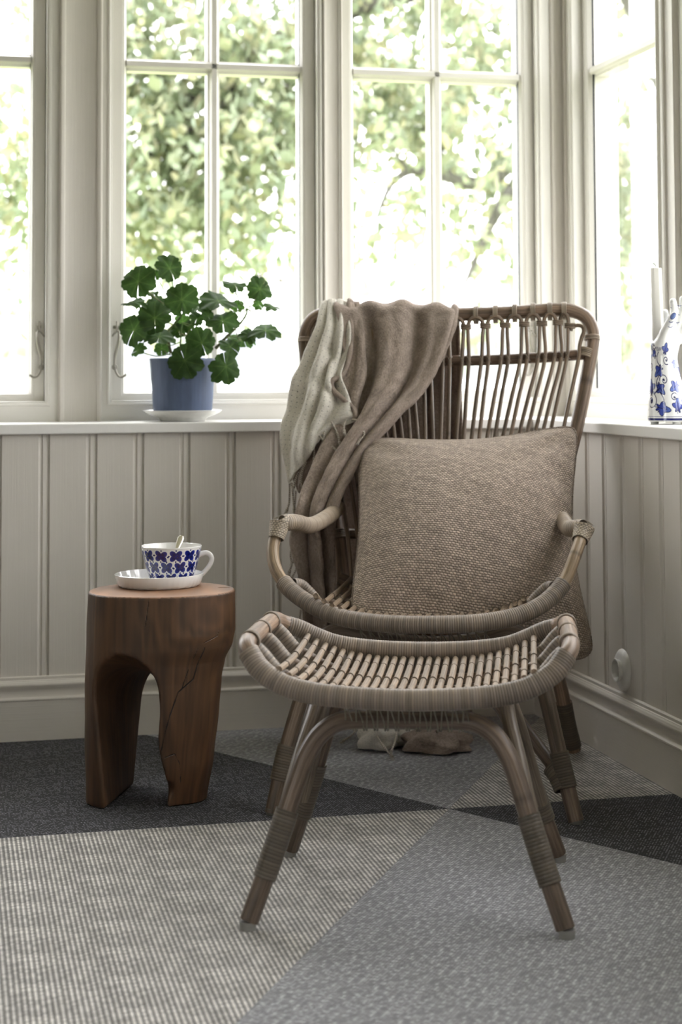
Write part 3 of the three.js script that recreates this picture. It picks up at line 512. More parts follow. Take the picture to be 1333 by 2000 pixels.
{
  const g = tag(group('cushion'), 'large square taupe wool cushion leaning in the high-backed chair', 'cushion');
  g.position.set(...CHAIR.at); g.rotation.y = CHAIR.turn;
  const wool = phys({ map: weave(true), bumpMap: weave(false), bumpScale: 0.0022, roughness: 0.95, sheen: 0.25, sheenRoughness: 0.6, sheenColor: new THREE.Color(0.8, 0.75, 0.7) });
  const TL = toV([-.2005,0.6818,-.262]), TR = toV([0.3083,0.7145,-.245]), BR = toV([0.3434,0.2203,-.02]), BL = toV([-.1658,0.3051,0.12]);
  const S0 = TL.clone().add(TR).add(BR).add(BL).multiplyScalar(0.25), n = 120, edge = (t) => 1 - Math.pow(2 * t - 1, 2);
  const S = (u, v) => {
    const p = BL.clone().lerp(BR, u).lerp(TL.clone().lerp(TR, u), v), ex = TR.clone().sub(TL).normalize(), ey = TL.clone().sub(BL).normalize();
    p.addScaledVector(ex, (0.026 * (1 - u) - 0.05 * u) * edge(v) * Math.pow(Math.abs(2 * u - 1), 1.3)); p.addScaledVector(ey, (0.004 * (1 - v) - 0.05 * v) * edge(u) * Math.pow(Math.abs(2 * v - 1), 1.3));
    const q = Math.pow(Math.abs(2 * u - 1), 5) * Math.pow(Math.abs(2 * v - 1), 5); return p.lerp(S0, q * 0.12);
  };
  const side = (s) => gridGeo(n, n, (i, j) => {
    const u = i / (n - 1), v = j / (n - 1), p = S(u, v), a = S(Math.min(1, u + 0.01), v).sub(S(Math.max(0, u - 0.01), v)), b = S(u, Math.min(1, v + 0.01)).sub(S(u, Math.max(0, v - 0.01))), nn = a.cross(b).normalize();
    const m = Math.pow(1 - Math.pow(Math.abs(2 * u - 1), 2.5), 0.66) * Math.pow(1 - Math.pow(Math.abs(2 * v - 1), 2.1), 0.72);
    let h = (s > 0 ? 0.122 : 0.05) * m;
    if (s > 0) { // creases that run in from the corners and the right seam
      const cr = (cu, cv, f, ph, rad) => { const dx = u - cu, dy = v - cv, r = Math.hypot(dx, dy), an = Math.atan2(dy, dx); return Math.sin(an * f + ph + 2 * nz(u * 5, v * 5, 3)) * Math.exp(-Math.pow((r - 0.22) / rad, 2)); };
      const k = Math.pow(m, 0.5);
      h += k * (0.0075 * cr(1, 1, 11, 0.6, 0.15) + 0.005 * cr(0, 1, 9, 1, 0.12) + 0.006 * cr(1, 0, 9, 2, 0.13) + 0.004 * cr(0, 0, 9, 0, 0.12));
      h += k * 0.0055 * Math.sin(v * 38 + 10 * u) * smooth(0.72, 0.98, u) * smooth(0.25, 0.5, v) * (1 - smooth(0.85, 1, v));
      h += k * 0.006 * fbm(u * 3.2, v * 3.2, 1, 3);
    }
    return p.addScaledVector(nn, s * h);
  }, { uvf: (i, j) => [(i / (n - 1)) * 0.46, (j / (n - 1)) * 0.44] });
  const front = side(1), back = side(-1); { const ix = back.index.array; for (let k = 0; k < ix.length; k += 3) { const t = ix[k]; ix[k] = ix[k + 1]; ix[k + 1] = t; } back.computeVertexNormals(); }
  obj('cushion_cover', [front, back], wool, g);
  const pts = []; for (let k = 0; k < 40; k++) pts.push(S(k / 40, 0)); for (let k = 0; k < 40; k++) pts.push(S(1, k / 40)); for (let k = 0; k < 40; k++) pts.push(S(1 - k / 40, 1)); for (let k = 0; k < 40; k++) pts.push(S(0, 1 - k / 40));
  obj('seam', sweep(pts, (t, s) => 0.0024 + 0.0006 * Math.sin(s * 900), { seg: 500, rad: 7, closed: true }), wool, g);
}

/* ---------- throw blanket ---------- */
{
  const g = tag(group('throw_blanket'), 'brown and cream tasselled throw draped over the back of the rattan armchair', 'blanket');
  g.position.set(...CHAIR.at); g.rotation.y = CHAIR.turn;
  const fuzz = (u, v) => 0.5 + 0.5 * (tnoise(u, v, 150, 150, 51) - 0.5) + 0.5 * (tnoise(u, v, 60, 60, 52) - 0.5);
  const brown = phys({ map: tex(256, 256, (u, v) => { const k = 0.86 + 0.3 * (fuzz(u, v) - 0.5) + 0.14 * (tnoise(u, v, 8, 8, 53) - 0.5); return [172 * k, 156 * k, 144 * k]; }, { sx: 0.2, sy: 0.2 }), bumpMap: tex(256, 256, fuzz, { srgb: false, sx: 0.2, sy: 0.2 }), bumpScale: 0.0012, roughness: 1, sheen: 0.3, sheenRoughness: 0.5, sheenColor: new THREE.Color(0.8, 0.7, 0.65) });
  const dots = (u, v) => { const x = u * 10, y = v * 10, i = Math.floor(x), j = Math.floor(y), dx = fract(x + 0.18 * h3(i, j, 1)) - 0.5, dy = fract(y + 0.18 * h3(i, j, 2)) - 0.5; return 1 - smooth(0.05, 0.1, Math.hypot(dx, dy)); };
  const gauze = phys({ map: tex(512, 512, (u, v) => { const k = (1 - 0.6 * dots(u, v)) * (0.93 + 0.12 * (tnoise(u, v, 128, 128, 55) - 0.5)); return [240 * k, 234 * k, 222 * k]; }, { sx: 0.1, sy: 0.1 }), bumpMap: tex(512, 512, (u, v) => 0.6 - 0.5 * dots(u, v) + 0.22 * (tnoise(u, v, 128, 128, 56) - 0.5) + 0.3 * (tnoise(u, v, 14, 20, 57) - 0.5), { srgb: false, sx: 0.1, sy: 0.1 }), bumpScale: 0.002, roughness: 1, transmission: 0.14, thickness: 0, sheen: 0.2, sheenColor: new THREE.Color(1, 1, 1) });
  const cr = (P, t) => { const n = P.length - 1, x = clamp(t) * n, i = Math.min(n - 1, Math.floor(x)), f = x - i, p = (k) => P[Math.max(0, Math.min(n, k))], o = []; for (let c = 0; c < 3; c++) { const a = k1(p(i - 1)[c], p(i)[c], p(i + 1)[c], p(i + 2)[c], f); o.push(a); } return o; };
  const k1 = (a, b, c, d, t) => 0.5 * (2 * b + (c - a) * t + (2 * a - 5 * b + 4 * c - d) * t * t + (3 * b - a - 3 * c + d) * t * t * t);
  // cloth through a net of points, folded along its normal and given thickness
  function cloth(rows, nu, nv, disp, th, uvs = [0.3, 0.5], closed = false) {
    const base = [], N = [];
    for (let j = 0; j < nv; j++) for (let i = 0; i < nu; i++) base.push(toV(cr(rows.map((r) => cr(r, i / (nu - 1))), j / (nv - 1))));
    const nrm = (A) => { for (let j = 0; j < nv; j++) for (let i = 0; i < nu; i++) { const a = A[j * nu + Math.min(nu - 1, i + 1)].clone().sub(A[j * nu + Math.max(0, i - 1)]), b = A[Math.min(nv - 1, j + 1) * nu + i].clone().sub(A[Math.max(0, j - 1) * nu + i]); N[j * nu + i] = b.cross(a).normalize(); } };
    nrm(base);
    const top = base.map((p, k) => p.clone().addScaledVector(N[k], disp((k % nu) / (nu - 1), Math.floor(k / nu) / (nv - 1))));
    nrm(top);
    const uvf = (i, j) => [(i / (nu - 1)) * uvs[0], (j / (nv - 1)) * uvs[1]];
    // closed section: front left to right, round the hem, back right to left
    const M = nu * 2 + 6, P = (i, j) => {
      if (i < nu) return top[j * nu + i].clone().addScaledVector(N[j * nu + i], th / 2);
      if (i < nu + 3) { const k = j * nu + nu - 1, a = ((i - nu + 1) / 4) * Math.PI, e = top[k].clone().sub(top[k - 1]).normalize(); return top[k].clone().addScaledVector(N[k], (Math.cos(a) * th) / 2).addScaledVector(e, (Math.sin(a) * th) / 2); }
      if (i < 2 * nu + 3) { const k = j * nu + (2 * nu + 2 - i); return top[k].clone().addScaledVector(N[k], -th / 2); }
      const k = j * nu, a = Math.PI + ((i - 2 * nu - 2) / 4) * Math.PI, e = top[k + 1].clone().sub(top[k]).normalize(); return top[k].clone().addScaledVector(N[k], (Math.cos(a) * th) / 2).addScaledVector(e, (Math.sin(a) * th) / 2);
    };
    const body = gridGeo(M + 1, nv, (i, j) => P(i % M, j), { closeU: true, uvf: (i, j) => (i < nu ? uvf(i, j) : i < nu + 3 ? uvf(nu - 1, j) : i < 2 * nu + 3 ? uvf(2 * nu + 2 - i, j) : uvf(0, j)) });
    const ix = body.index.array; for (let k = 0; k < ix.length; k += 3) { const t = ix[k]; ix[k] = ix[k + 1]; ix[k + 1] = t; }
    const nn = body.attributes.normal; for (let k = 0; k < nn.count; k++) nn.setXYZ(k, -nn.getX(k), -nn.getY(k), -nn.getZ(k));
    const ends = [0, nv - 1].map((j) => { const q = gridGeo(nu, 2, (i, r) => top[j * nu + i].clone().addScaledVector(N[j * nu + i], (r ? -0.5 : 0.5) * th), { uvf: (i) => uvf(i, j) }); return q; });
    return [body.toNonIndexed(), ...ends.map((e) => e.toNonIndexed())];
  }
  const A = [[[-.2644,0.9366,-.4],[-.2119,0.9454,-.402],[-.1534,0.9471,-.402],[-.0952,0.9477,-.402],[-.0372,0.9448,-.402],[0.0104,0.9361,-.398]],
 [[-.2584,0.9603,-.385],[-.2062,0.961,-.388],[-.1503,0.965,-.388],[-.0958,0.9644,-.388],[-.039,0.958,-.386],[0.0156,0.9514,-.38]],
 [[-.2497,0.9509,-.352],[-.1984,0.9537,-.35],[-.1428,0.9564,-.348],[-.0877,0.957,-.348],[-.033,0.9508,-.35],[0.0191,0.9458,-.353]],
 [[-.2361,0.9205,-.338],[-.1847,0.9199,-.333],[-.1315,0.9238,-.33],[-.0792,0.9234,-.332],[-.0295,0.9185,-.335],[0.0155,0.9227,-.34]],
 [[-.2172,0.8517,-.318],[-.1721,0.8512,-.306],[-.1236,0.8508,-.3],[-.0763,0.8505,-.302],[-.0385,0.8503,-.308],[-.0066,0.8502,-.316]],
 [[-.2137,0.775,-.292],[-.1774,0.776,-.277],[-.1356,0.7781,-.268],[-.0952,0.7813,-.268],[-.0646,0.7811,-.274],[-.0412,0.7821,-.286]],
 [[-.237,0.7008,-.258],[-.1991,0.7057,-.238],[-.1672,0.7092,-.226],[-.1366,0.7126,-.222],[-.1152,0.7157,-.228],[-.1014,0.7186,-.242]],
 [[-.2652,0.6303,-.222],[-.2359,0.6335,-.2],[-.2111,0.6372,-.19],[-.1875,0.6428,-.188],[-.1708,0.6469,-.194],[-.1583,0.6518,-.208]],
 [[-.2837,0.572,-.186],[-.2618,0.5732,-.168],[-.2404,0.576,-.158],[-.2203,0.5794,-.156],[-.2059,0.5824,-.162],[-.1945,0.586,-.174]],
 [[-.2941,0.5171,-.15],[-.2777,0.5138,-.138],[-.2625,0.5122,-.132],[-.2462,0.5123,-.132],[-.2319,0.5162,-.138],[-.2207,0.5229,-.15]],
 [[-.3163,0.4529,-.168],[-.2888,0.4585,-.156],[-.2693,0.4607,-.158],[-.2553,0.46,-.166],[-.2419,0.4634,-.178],[-.2321,0.4692,-.186]],
 [[-.2963,0.3728,-.172],[-.2827,0.3689,-.17],[-.2688,0.3667,-.172],[-.2558,0.3659,-.18],[-.2442,0.367,-.19],[-.2367,0.3705,-.198]],
 [[-.2903,0.2803,-.18],[-.2782,0.273,-.18],[-.2653,0.2686,-.182],[-.2534,0.2655,-.19],[-.2437,0.2645,-.198],[-.2358,0.2659,-.204]]];
  const foldA = (u, v) => {
    const k = smooth(0.1, 0.3, v), f = 0.0145 * Math.sin(2 * Math.PI * (u * 2.55 + 0.1) + 0.7 * nz(u * 2, v * 3, 5)) + 0.005 * Math.sin(2 * Math.PI * (u * 5.1 + 0.35 + 0.3 * v)) + 0.016 * Math.exp(-Math.pow((u - 0.985) / 0.05, 2));
    return k * f * lerp(1, 1.25, v) + 0.006 * k * fbm(u * 8, v * 14, 2, 4) + 0.0026 * Math.sin(v * 150 + u * 20 + 4 * nz(u * 6, v * 9, 8)) * smooth(0.3, 0.45, v) * smooth(0.3, 0.55, u) * (1 - smooth(0.7, 0.8, u)) + 0.006 * Math.exp(-Math.pow((v - 0.13) / 0.06, 2)) * Math.sin(u * 23 + 1);
  };
  obj('brown_side', cloth(A, 90, 200, foldA, 0.006, [0.45, 0.9]), brown, g);
  const strip = [[[-.2268,0.9536,-.4],[-.2177,0.9559,-.402],[-.2057,0.9499,-.4]],
 [[-.2222,0.9677,-.378],[-.2138,0.9698,-.376],[-.203,0.9616,-.374]],
 [[-.2125,0.9088,-.334],[-.1975,0.9071,-.318],[-.1866,0.9025,-.322]],
 [[-.214,0.8516,-.312],[-.194,0.8512,-.292],[-.1801,0.8489,-.298]],
 [[-.2237,0.8042,-.284],[-.1944,0.804,-.27],[-.1729,0.8039,-.278]],
 [[-.2231,0.7563,-.264],[-.2013,0.7552,-.254],[-.1841,0.7551,-.26]],
 [[-.2031,0.722,-.25],[-.196,0.7198,-.248],[-.1885,0.7197,-.25]]];
  obj('brown_fold', cloth(strip, 24, 80, (u, v) => 0.005 * Math.sin(u * 7 + v * 3) + 0.004 * fbm(u * 4, v * 8, 7, 3), 0.006, [0.08, 0.3]), brown, g);
  const B = [[[-.2876,0.9437,-.398],[-.2714,0.9529,-.4],[-.2561,0.9539,-.4],[-.2409,0.9526,-.4],[-.2277,0.9454,-.398]],
 [[-.2874,0.9649,-.376],[-.2695,0.9715,-.374],[-.2543,0.9737,-.374],[-.2391,0.9723,-.374],[-.2251,0.9653,-.374]],
 [[-.2916,0.9096,-.338],[-.2682,0.9089,-.322],[-.2491,0.9087,-.318],[-.231,0.9086,-.32],[-.2159,0.9086,-.326]],
 [[-.3099,0.8501,-.322],[-.2813,0.8497,-.303],[-.2573,0.8472,-.296],[-.2346,0.8471,-.297],[-.2151,0.8515,-.304]],
 [[-.3301,0.7934,-.305],[-.2982,0.7922,-.28],[-.2711,0.7888,-.268],[-.2478,0.7865,-.264],[-.2315,0.7953,-.276]],
 [[-.3465,0.7373,-.287],[-.3104,0.7366,-.258],[-.2744,0.74,-.246],[-.2343,0.7444,-.242],[-.1976,0.731,-.244]],
 [[-.3534,0.6817,-.268],[-.3206,0.6826,-.238],[-.2876,0.6895,-.23],[-.2494,0.7071,-.23],[-.192,0.7201,-.236]],
 [[-.3482,0.6266,-.252],[-.32,0.6387,-.228],[-.2923,0.6588,-.224],[-.2555,0.6873,-.226],[-.191,0.7123,-.236]],
 [[-.3354,0.5716,-.243],[-.3123,0.6013,-.228],[-.289,0.629,-.224],[-.2593,0.6696,-.228],[-.1921,0.7046,-.236]]];
  const foldB = (u, v) => 0.0085 * Math.sin(2 * Math.PI * (u * 3.1 + 0.5 * v) + 1.2 * nz(u * 3, v * 4, 6)) * smooth(0.08, 0.3, v) * (1 - 0.55 * smooth(0.6, 0.9, v)) + 0.008 * fbm(u * 7, v * 9, 12, 4) + 0.0045 * Math.sin(v * 30 + u * 3 + 5 * nz(u * 4, v * 4, 9)) * smooth(0.2, 0.4, v) * (1 - smooth(0.62, 0.75, v));
  obj('cream_side', cloth(B, 70, 120, foldB, 0.005, [0.2, 0.42]), gauze, g);
  obj('hem', sweep([[-.2216,0.9649,-.366],[-.2095,0.9084,-.322],[-.2096,0.8514,-.298],[-.2246,0.8008,-.268],[-.2438,0.7909,-.26],[-.2432,0.7742,-.256],[-.2174,0.7521,-.242],[-.198,0.7355,-.239],[-.1893,0.7223,-.233],[-.1893,0.7058,-.232]], (t, s) => 0.0062 + 0.0008 * Math.sin(s * 60), { seg: 90, rad: 9 }), brown, g);
  obj('hem', sweep([[0.0163,0.9523,-.372],[0.018,0.9458,-.352],[0.014,0.9066,-.33],[-.007,0.8501,-.308],[-.0402,0.781,-.276],[-.0722,0.7416,-.25],[-.1015,0.7177,-.234],[-.1335,0.6876,-.214],[-.1575,0.6531,-.202],[-.1769,0.6155,-.19]], (t, s, a) => (0.0088 - 0.003 * t) * (1 + 0.12 * nz(s * 60, a, 3)), { seg: 120, rad: 12 }), brown, g);
  const D = [[[-.3378,0.7059,-.283],[-.2612,0.7284,-.268],[-.1801,0.7284,-.262]],
 [[-.336,0.6391,-.272],[-.2696,0.6531,-.256],[-.1957,0.6735,-.244]],
 [[-.3309,0.5838,-.262],[-.2904,0.5916,-.244],[-.2392,0.6029,-.22]],
 [[-.3175,0.5491,-.25],[-.2999,0.5521,-.24],[-.2796,0.5622,-.22]]];
  obj('brown_lining', cloth(D, 40, 50, (u, v) => 0.006 * Math.sin(u * 14 + v * 4) + 0.004 * fbm(u * 5, v * 5, 4, 3), 0.005, [0.2, 0.2]), brown, g);
  // the half that hangs behind the back, down to the floor
  const E = [0.955, 0.8, 0.64, 0.48, 0.32, 0.16, 0.055].map((y, k) => [-0.262, -0.2, -0.13, -0.06, -0.01, 0.021].map((x, i) => [x * (1 - 0.02 * k) + (i === 5 ? 0.004 * k : 0), y, -0.404 - 0.003 * k + (k === 6 ? 0.02 : 0)]));
  obj('brown_side', cloth(E, 90, 70, (u, v) => (0.010 * Math.sin(u * 26 + 1.2 * Math.sin(v * 5)) + 0.004 * Math.sin(u * 55 + 2)) * smooth(0, 0.25, v) + 0.003 * fbm(u * 6, v * 6, 14, 3), 0.006, [0.4, 1]), brown, g);
  // the end of it in a heap on the floor
  const lump = (c, r, sd, f) => gridGeo(49, 28, (i, j) => { const a = (i / 48) * 2 * Math.PI, b = (j / 27 - 0.5) * Math.PI, d = V(Math.cos(b) * Math.cos(a), Math.sin(b), Math.cos(b) * Math.sin(a)), k = 1 + 0.16 * Math.sin(f * a + 3 * d.y + sd) + 0.3 * fbm(d.x * 2 + sd, d.y * 2, d.z * 2, 3); return V(c[0] + d.x * r[0] * k, Math.max(0.004, c[1] + d.y * r[1] * k), c[2] + d.z * r[2] * k); }, { closeU: true, uvf: (i, j) => [(i / 48) * 0.4, (j / 27) * 0.2] });
  const heap = (p) => [p[0], 0, p[2]];
  const c1 = heap([-.0335,0,-.2222]), c2 = heap([-.1471,0,-.2293]), c3 = heap([-.0923,0,-.2768]);
  obj('brown_side', [lump([c1[0] + 0.012, 0.014, c1[2] - 0.035], [0.072, 0.03, 0.046], 2, 5), lump([c3[0] + 0.03, 0.03, c3[2] - 0.09], [0.06, 0.032, 0.05], 4, 4)], brown, g);
  obj('cream_side', [lump([c2[0], 0.022, c2[2] - 0.03], [0.043, 0.03, 0.036], 5, 4), lump([c3[0] - 0.012, 0.02, c3[2] - 0.025], [0.034, 0.024, 0.03], 7, 5)], gauze, g);
  // twisted tassels
  const cord = mat({ vertexColors: true, roughness: 1 });
  const cordCol = (t, s, a) => { const k = Math.sin(s * 1500 + a * 1.0), w = 0.8 + 0.3 * h3(Math.floor(s * 400), 3, 1); return k > -0.1 ? [0.62 * w, 0.57 * w, 0.49 * w] : [0.26 * w, 0.21 * w, 0.17 * w]; };
  const tassel = (pts) => {
    const end = toV(pts[pts.length - 1]), dir = end.clone().sub(toV(pts[pts.length - 2])).normalize(), parts = [sweep(pts, (t, s, a) => 0.0021 * (1 + 0.28 * Math.sin(s * 1500 + a)), { seg: 70, rad: 7, col: cordCol })];
    parts.push(sweep([end.clone().addScaledVector(dir, -0.002), end.clone().addScaledVector(dir, 0.004)], 0.0034, { seg: 4, rad: 8, col: cordCol }));
    for (let q = 0; q < 9; q++) { const w = V(rr(-1, 1), rr(-1, 1), rr(-1, 1)).multiplyScalar(0.42).add(dir).normalize(), k = rr(0.35, 0.62); parts.push(sweep([end, end.clone().addScaledVector(w, 0.006), end.clone().addScaledVector(w, rr(0.009, 0.014)).add(V(0, -0.002, 0))], (t) => 0.0009 * (1 - 0.6 * t), { seg: 5, rad: 4, col: () => [k, k * 0.92, k * 0.8] })); }
    obj('tassel', parts, cord, g);
  };
  for (const p of [[[-.1951,0.7071,-.226],[-.1797,0.7052,-.212],[-.1696,0.6923,-.203],[-.1657,0.675,-.198],[-.173,0.6664,-.195]],
 [[-.2085,0.7071,-.226],[-.2112,0.6942,-.214],[-.2089,0.6835,-.206]],
 [[-.2401,0.7027,-.228],[-.2311,0.6875,-.22],[-.2229,0.6725,-.21],[-.2187,0.6595,-.204]],
 [[-.2547,0.6873,-.228],[-.2549,0.6743,-.222],[-.2554,0.6612,-.218],[-.2513,0.6482,-.213]],
 [[-.2705,0.6763,-.228],[-.2591,0.6655,-.22],[-.2455,0.6548,-.212],[-.2347,0.6485,-.207]],
 [[-.2799,0.6497,-.23],[-.2781,0.6367,-.226],[-.2775,0.6236,-.222]],
 [[-.2968,0.6166,-.23],[-.3052,0.5948,-.226],[-.3071,0.5751,-.224]],
 [[-.3137,0.5942,-.236],[-.3202,0.5789,-.234],[-.3243,0.5635,-.232]],
 [[-.3359,0.5692,-.246],[-.336,0.5493,-.246],[-.3368,0.5273,-.244],[-.341,0.5131,-.242]],
 [[-.3307,0.5717,-.242],[-.3281,0.5475,-.24],[-.3256,0.5256,-.238],[-.3241,0.5147,-.236]],
 [[-.3217,0.5541,-.242],[-.3225,0.5343,-.24],[-.3244,0.5168,-.238]],
 [[-.3159,0.446,-.172],[-.3212,0.4218,-.176],[-.3194,0.4022,-.178],[-.3242,0.3868,-.18]],
 [[-.3133,0.4463,-.17],[-.3105,0.4223,-.172],[-.3164,0.4091,-.174]],
 [[-.2961,0.4344,-.16],[-.3021,0.412,-.168],[-.3095,0.39,-.172],[-.3176,0.3745,-.174]],
 [[-.294,0.428,-.16],[-.2977,0.4013,-.168],[-.3018,0.3771,-.172]],
 [[-.3001,0.3071,-.18],[-.3027,0.2896,-.182],[-.3053,0.272,-.184],[-.308,0.2523,-.186]],
 [[-.2957,0.3094,-.18],[-.295,0.2854,-.182],[-.2976,0.2657,-.184],[-.3003,0.2459,-.186]],
 [[-.2821,0.278,-.19],[-.2799,0.2586,-.19],[-.2778,0.2414,-.19]]]) tassel(p);
  const floorC = [[-.1617,0,-.3215], [-.1369,0,-.2103], [-.1059,0,-.1642], [-.0885,0,-.3407], [-.0682,0,-.2796], [-.2095,0,-.316], [-.202,0,-.3822], [-.1358,0,-.3569], [-.1037,0,-.2343]];
  const f3 = (k, y) => [floorC[k][0], y, floorC[k][2]];
  for (const p of [[f3(0, 0.052), f3(1, 0.03), f3(2, 0.008)], [f3(7, 0.052), f3(8, 0.036), f3(2, 0.018)], [f3(3, 0.058), f3(4, 0.046), [floorC[4][0] + 0.012, 0.036, floorC[4][2] + 0.012]], [f3(6, 0.045), f3(5, 0.02), [floorC[5][0] - 0.02, 0.006, floorC[5][2]]], [f3(6, 0.056), f3(7, 0.056), f3(3, 0.05)]]) tassel(p);
}

/* ---------- log stool ---------- */
const STOOL = { at: [-0.9595, 0, 0.599], turn: -THREE.MathUtils.degToRad(13.54), h: 0.395 };
{
  const g = tag(group('log_stool'), 'stool carved from one brown log with splayed legs, beside the boarded wall', 'stool');
  g.position.set(...STOOL.at); g.rotation.y = STOOL.turn;
  const H = STOOL.h, pl = (t, y) => { for (let i = 0; i < t.length - 1; i++) if (y <= t[i + 1][0]) return lerp(t[i][1], t[i + 1][1], smooth(t[i][0], t[i + 1][0], y) * 0.5 + 0.5 * clamp((y - t[i][0]) / (t[i + 1][0] - t[i][0]))); return t[t.length - 1][1]; };
  const right = [[0, 0.09], [0.08, 0.104], [0.17, 0.1135], [0.23, 0.1175], [0.262, 0.124], [0.295, 0.139], [0.32, 0.143], [0.4, 0.1425]], left = [[0, 0.138], [0.1, 0.141], [0.22, 0.1425], [0.33, 0.139], [0.4, 0.1365]];
  const field = (x, y, z) => {
    const a = Math.atan2(z, x), r = Math.hypot(x, z * 1.1), w = 0.5 + 0.5 * Math.cos(a), R = lerp(pl(left, y), pl(right, y), smooth(0.15, 0.85, w)) + 0.004 * Math.sin(3 * a + 1) * smooth(0, 0.4, y) - 0.016 * smooth(0.25, 0, y) * smooth(0.3, 1, Math.sin(a));
    let d = r - R + 0.0022 * fbm(x * 22, y * 9, z * 22, 3);
    const top = y - H, e = 0.0035; d = top > -e && d > -e ? Math.hypot(Math.max(0, d + e), Math.max(0, top + e)) - e : Math.max(d, top);
    d = Math.max(d, 0.0005 - y);
    // the arch between the front legs, wide in front and narrow behind
    const f = clamp((z + 0.12) / 0.23), xl = lerp(lerp(-0.06, -0.042, clamp(y / 0.22)), lerp(-0.092, -0.126, clamp(y / 0.27)), f), xr = lerp(0.0225, 0.009, clamp(y / 0.2)) + 0.004 * Math.sin(y * 40), yt = lerp(0.226, 0.288, f * f), cx = (xl + xr) / 2, hw = (xr - xl) / 2, u = (x - cx) / hw;
    const arch = y - (yt - 0.06) < 0 ? (Math.abs(u) - 1) * hw : (Math.hypot(u, (y - yt + 0.06) / 0.06) - 1) * Math.min(hw, 0.06);
    d = -smin(-d, arch, 0.010);
    const q = Math.max(Math.abs(z + 0.05) - 0.03, 0.03 - x, y - 0.2); d = -smin(-d, q, 0.02);
    d = -smin(-d, Math.hypot(x - 0.022, (y - 0.03) * 1.2, z - 0.085) - 0.02, 0.012);           // broken knot on the foot
    d = -smin(-d, Math.max(Math.abs(z + 0.028 + (x - 0.13) * 0.2) - 0.0028, 0.112 - x, H - 0.03 - y), 0.003);  // split in the top
    return d;
  };
  const m = iso(field, [-0.165, -0.012, -0.16], [0.165, 0.41, 0.16], 118).toNonIndexed();
  const p = m.attributes.position, nn = m.attributes.normal, uv = new Float32Array(p.count * 2);
  for (let i = 0; i < p.count; i += 3) {
    const top = (nn.getY(i) + nn.getY(i + 1) + nn.getY(i + 2)) / 3 > 0.75; let u0 = null;
    for (let k = i; k < i + 3; k++) {
      if (top) { uv[k * 2] = 0.2 + p.getX(k) * 0.33; uv[k * 2 + 1] = 1.2 + p.getZ(k) * 1.6; continue; }
      let u = Math.atan2(p.getX(k), p.getZ(k)) / (2 * Math.PI) + 0.5; if (u0 === null) u0 = u; if (u - u0 > 0.5) u -= 1; if (u - u0 < -0.5) u += 1;
      uv[k * 2] = u; uv[k * 2 + 1] = p.getY(k) / 0.42;
    }
  }
  m.setAttribute('uv', new THREE.BufferAttribute(uv, 2));
  { const cc = new Float32Array(p.count * 3); for (let i = 0; i < p.count; i++) { const t = smooth(0.6, 0.9, nn.getY(i)) * smooth(0.3, 0.36, p.getY(i)), k = 1 + 1.9 * t; cc.set([k, k * (1 + 0.04 * t), k * (1 + 0.16 * t)], i * 3); } m.setAttribute('color', new THREE.BufferAttribute(cc, 3)); } // paler top: window light falling on it is put into the colour
  const U = (px) => Math.asin(clamp((px - 313) / 1018 / 0.132, -1, 1)) / (2 * Math.PI) + 0.5, Y = (py) => (1565 - py + 8) / 1018 / 0.42;
  const cracks = [[[410, 1270], [402, 1330], [372, 1352], [354, 1395], [344, 1425], [337, 1450], [328, 1490], [320, 1515]], [[309, 1165], [306, 1195], [301, 1230]], [[430, 1228], [426, 1250], [400, 1265], [393, 1300], [380, 1345]], [[345, 1475], [370, 1470], [385, 1490], [392, 1530]]].map((c) => c.map(([x, y]) => [U(x), Y(y)]));
  const crack = (u, v) => { let best = 1; for (const [n, c] of cracks.entries()) for (let i = 0; i < c.length - 1; i++) { const [ax, ay] = c[i], [bx, by] = c[i + 1], wx = 2.0, dx = (bx - ax) * wx, dy = by - ay, t = clamp((((u - ax) * wx) * dx + (v - ay) * dy) / (dx * dx + dy * dy)), d = Math.hypot((u - ax) * wx - dx * t, v - ay - dy * t) + 0.0016 * nz(u * 60, v * 40, 3), w = n === 0 ? 0.0028 : 0.0014; best = Math.min(best, d / w); } return 1 - smooth(0.4, 1.3, best); };
  const grain = (u, v) => { const kx = u - U(425), ky = v - Y(1245), sw = Math.exp(-(kx * kx * 160 + ky * ky * 55)), x = u * 30 + 5 * fbm(u * 5, v * 2.2, 3, 3) + sw * 4 * Math.sin(ky * 14), s = 0.5 + 0.5 * Math.sin(x * 2 + 2 * nz(u * 80, v * 4, 6)); return s * 0.3 + 0.35 * noise3(u * 160, v * 5, 2) + 0.35 * (0.5 + fbm(u * 6, v * 3, 9, 3)); };
  const wood = mat({
    map: tex(1024, 1024, (u, v) => { const q = grain(u, v), c = crack(u, v), k = lerp(0.62, 1.24, q) * (1 - 0.82 * c), red = 0.5 + 0.5 * fbm(u * 3, v * 2, 12, 2); return [112 * k, lerp(77, 82, red) * k, lerp(50, 56, red) * k]; }),
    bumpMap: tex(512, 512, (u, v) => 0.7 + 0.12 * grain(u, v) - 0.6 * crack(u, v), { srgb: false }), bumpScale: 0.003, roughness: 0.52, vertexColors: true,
  });
  obj('carved_body', m, wood, g);
}

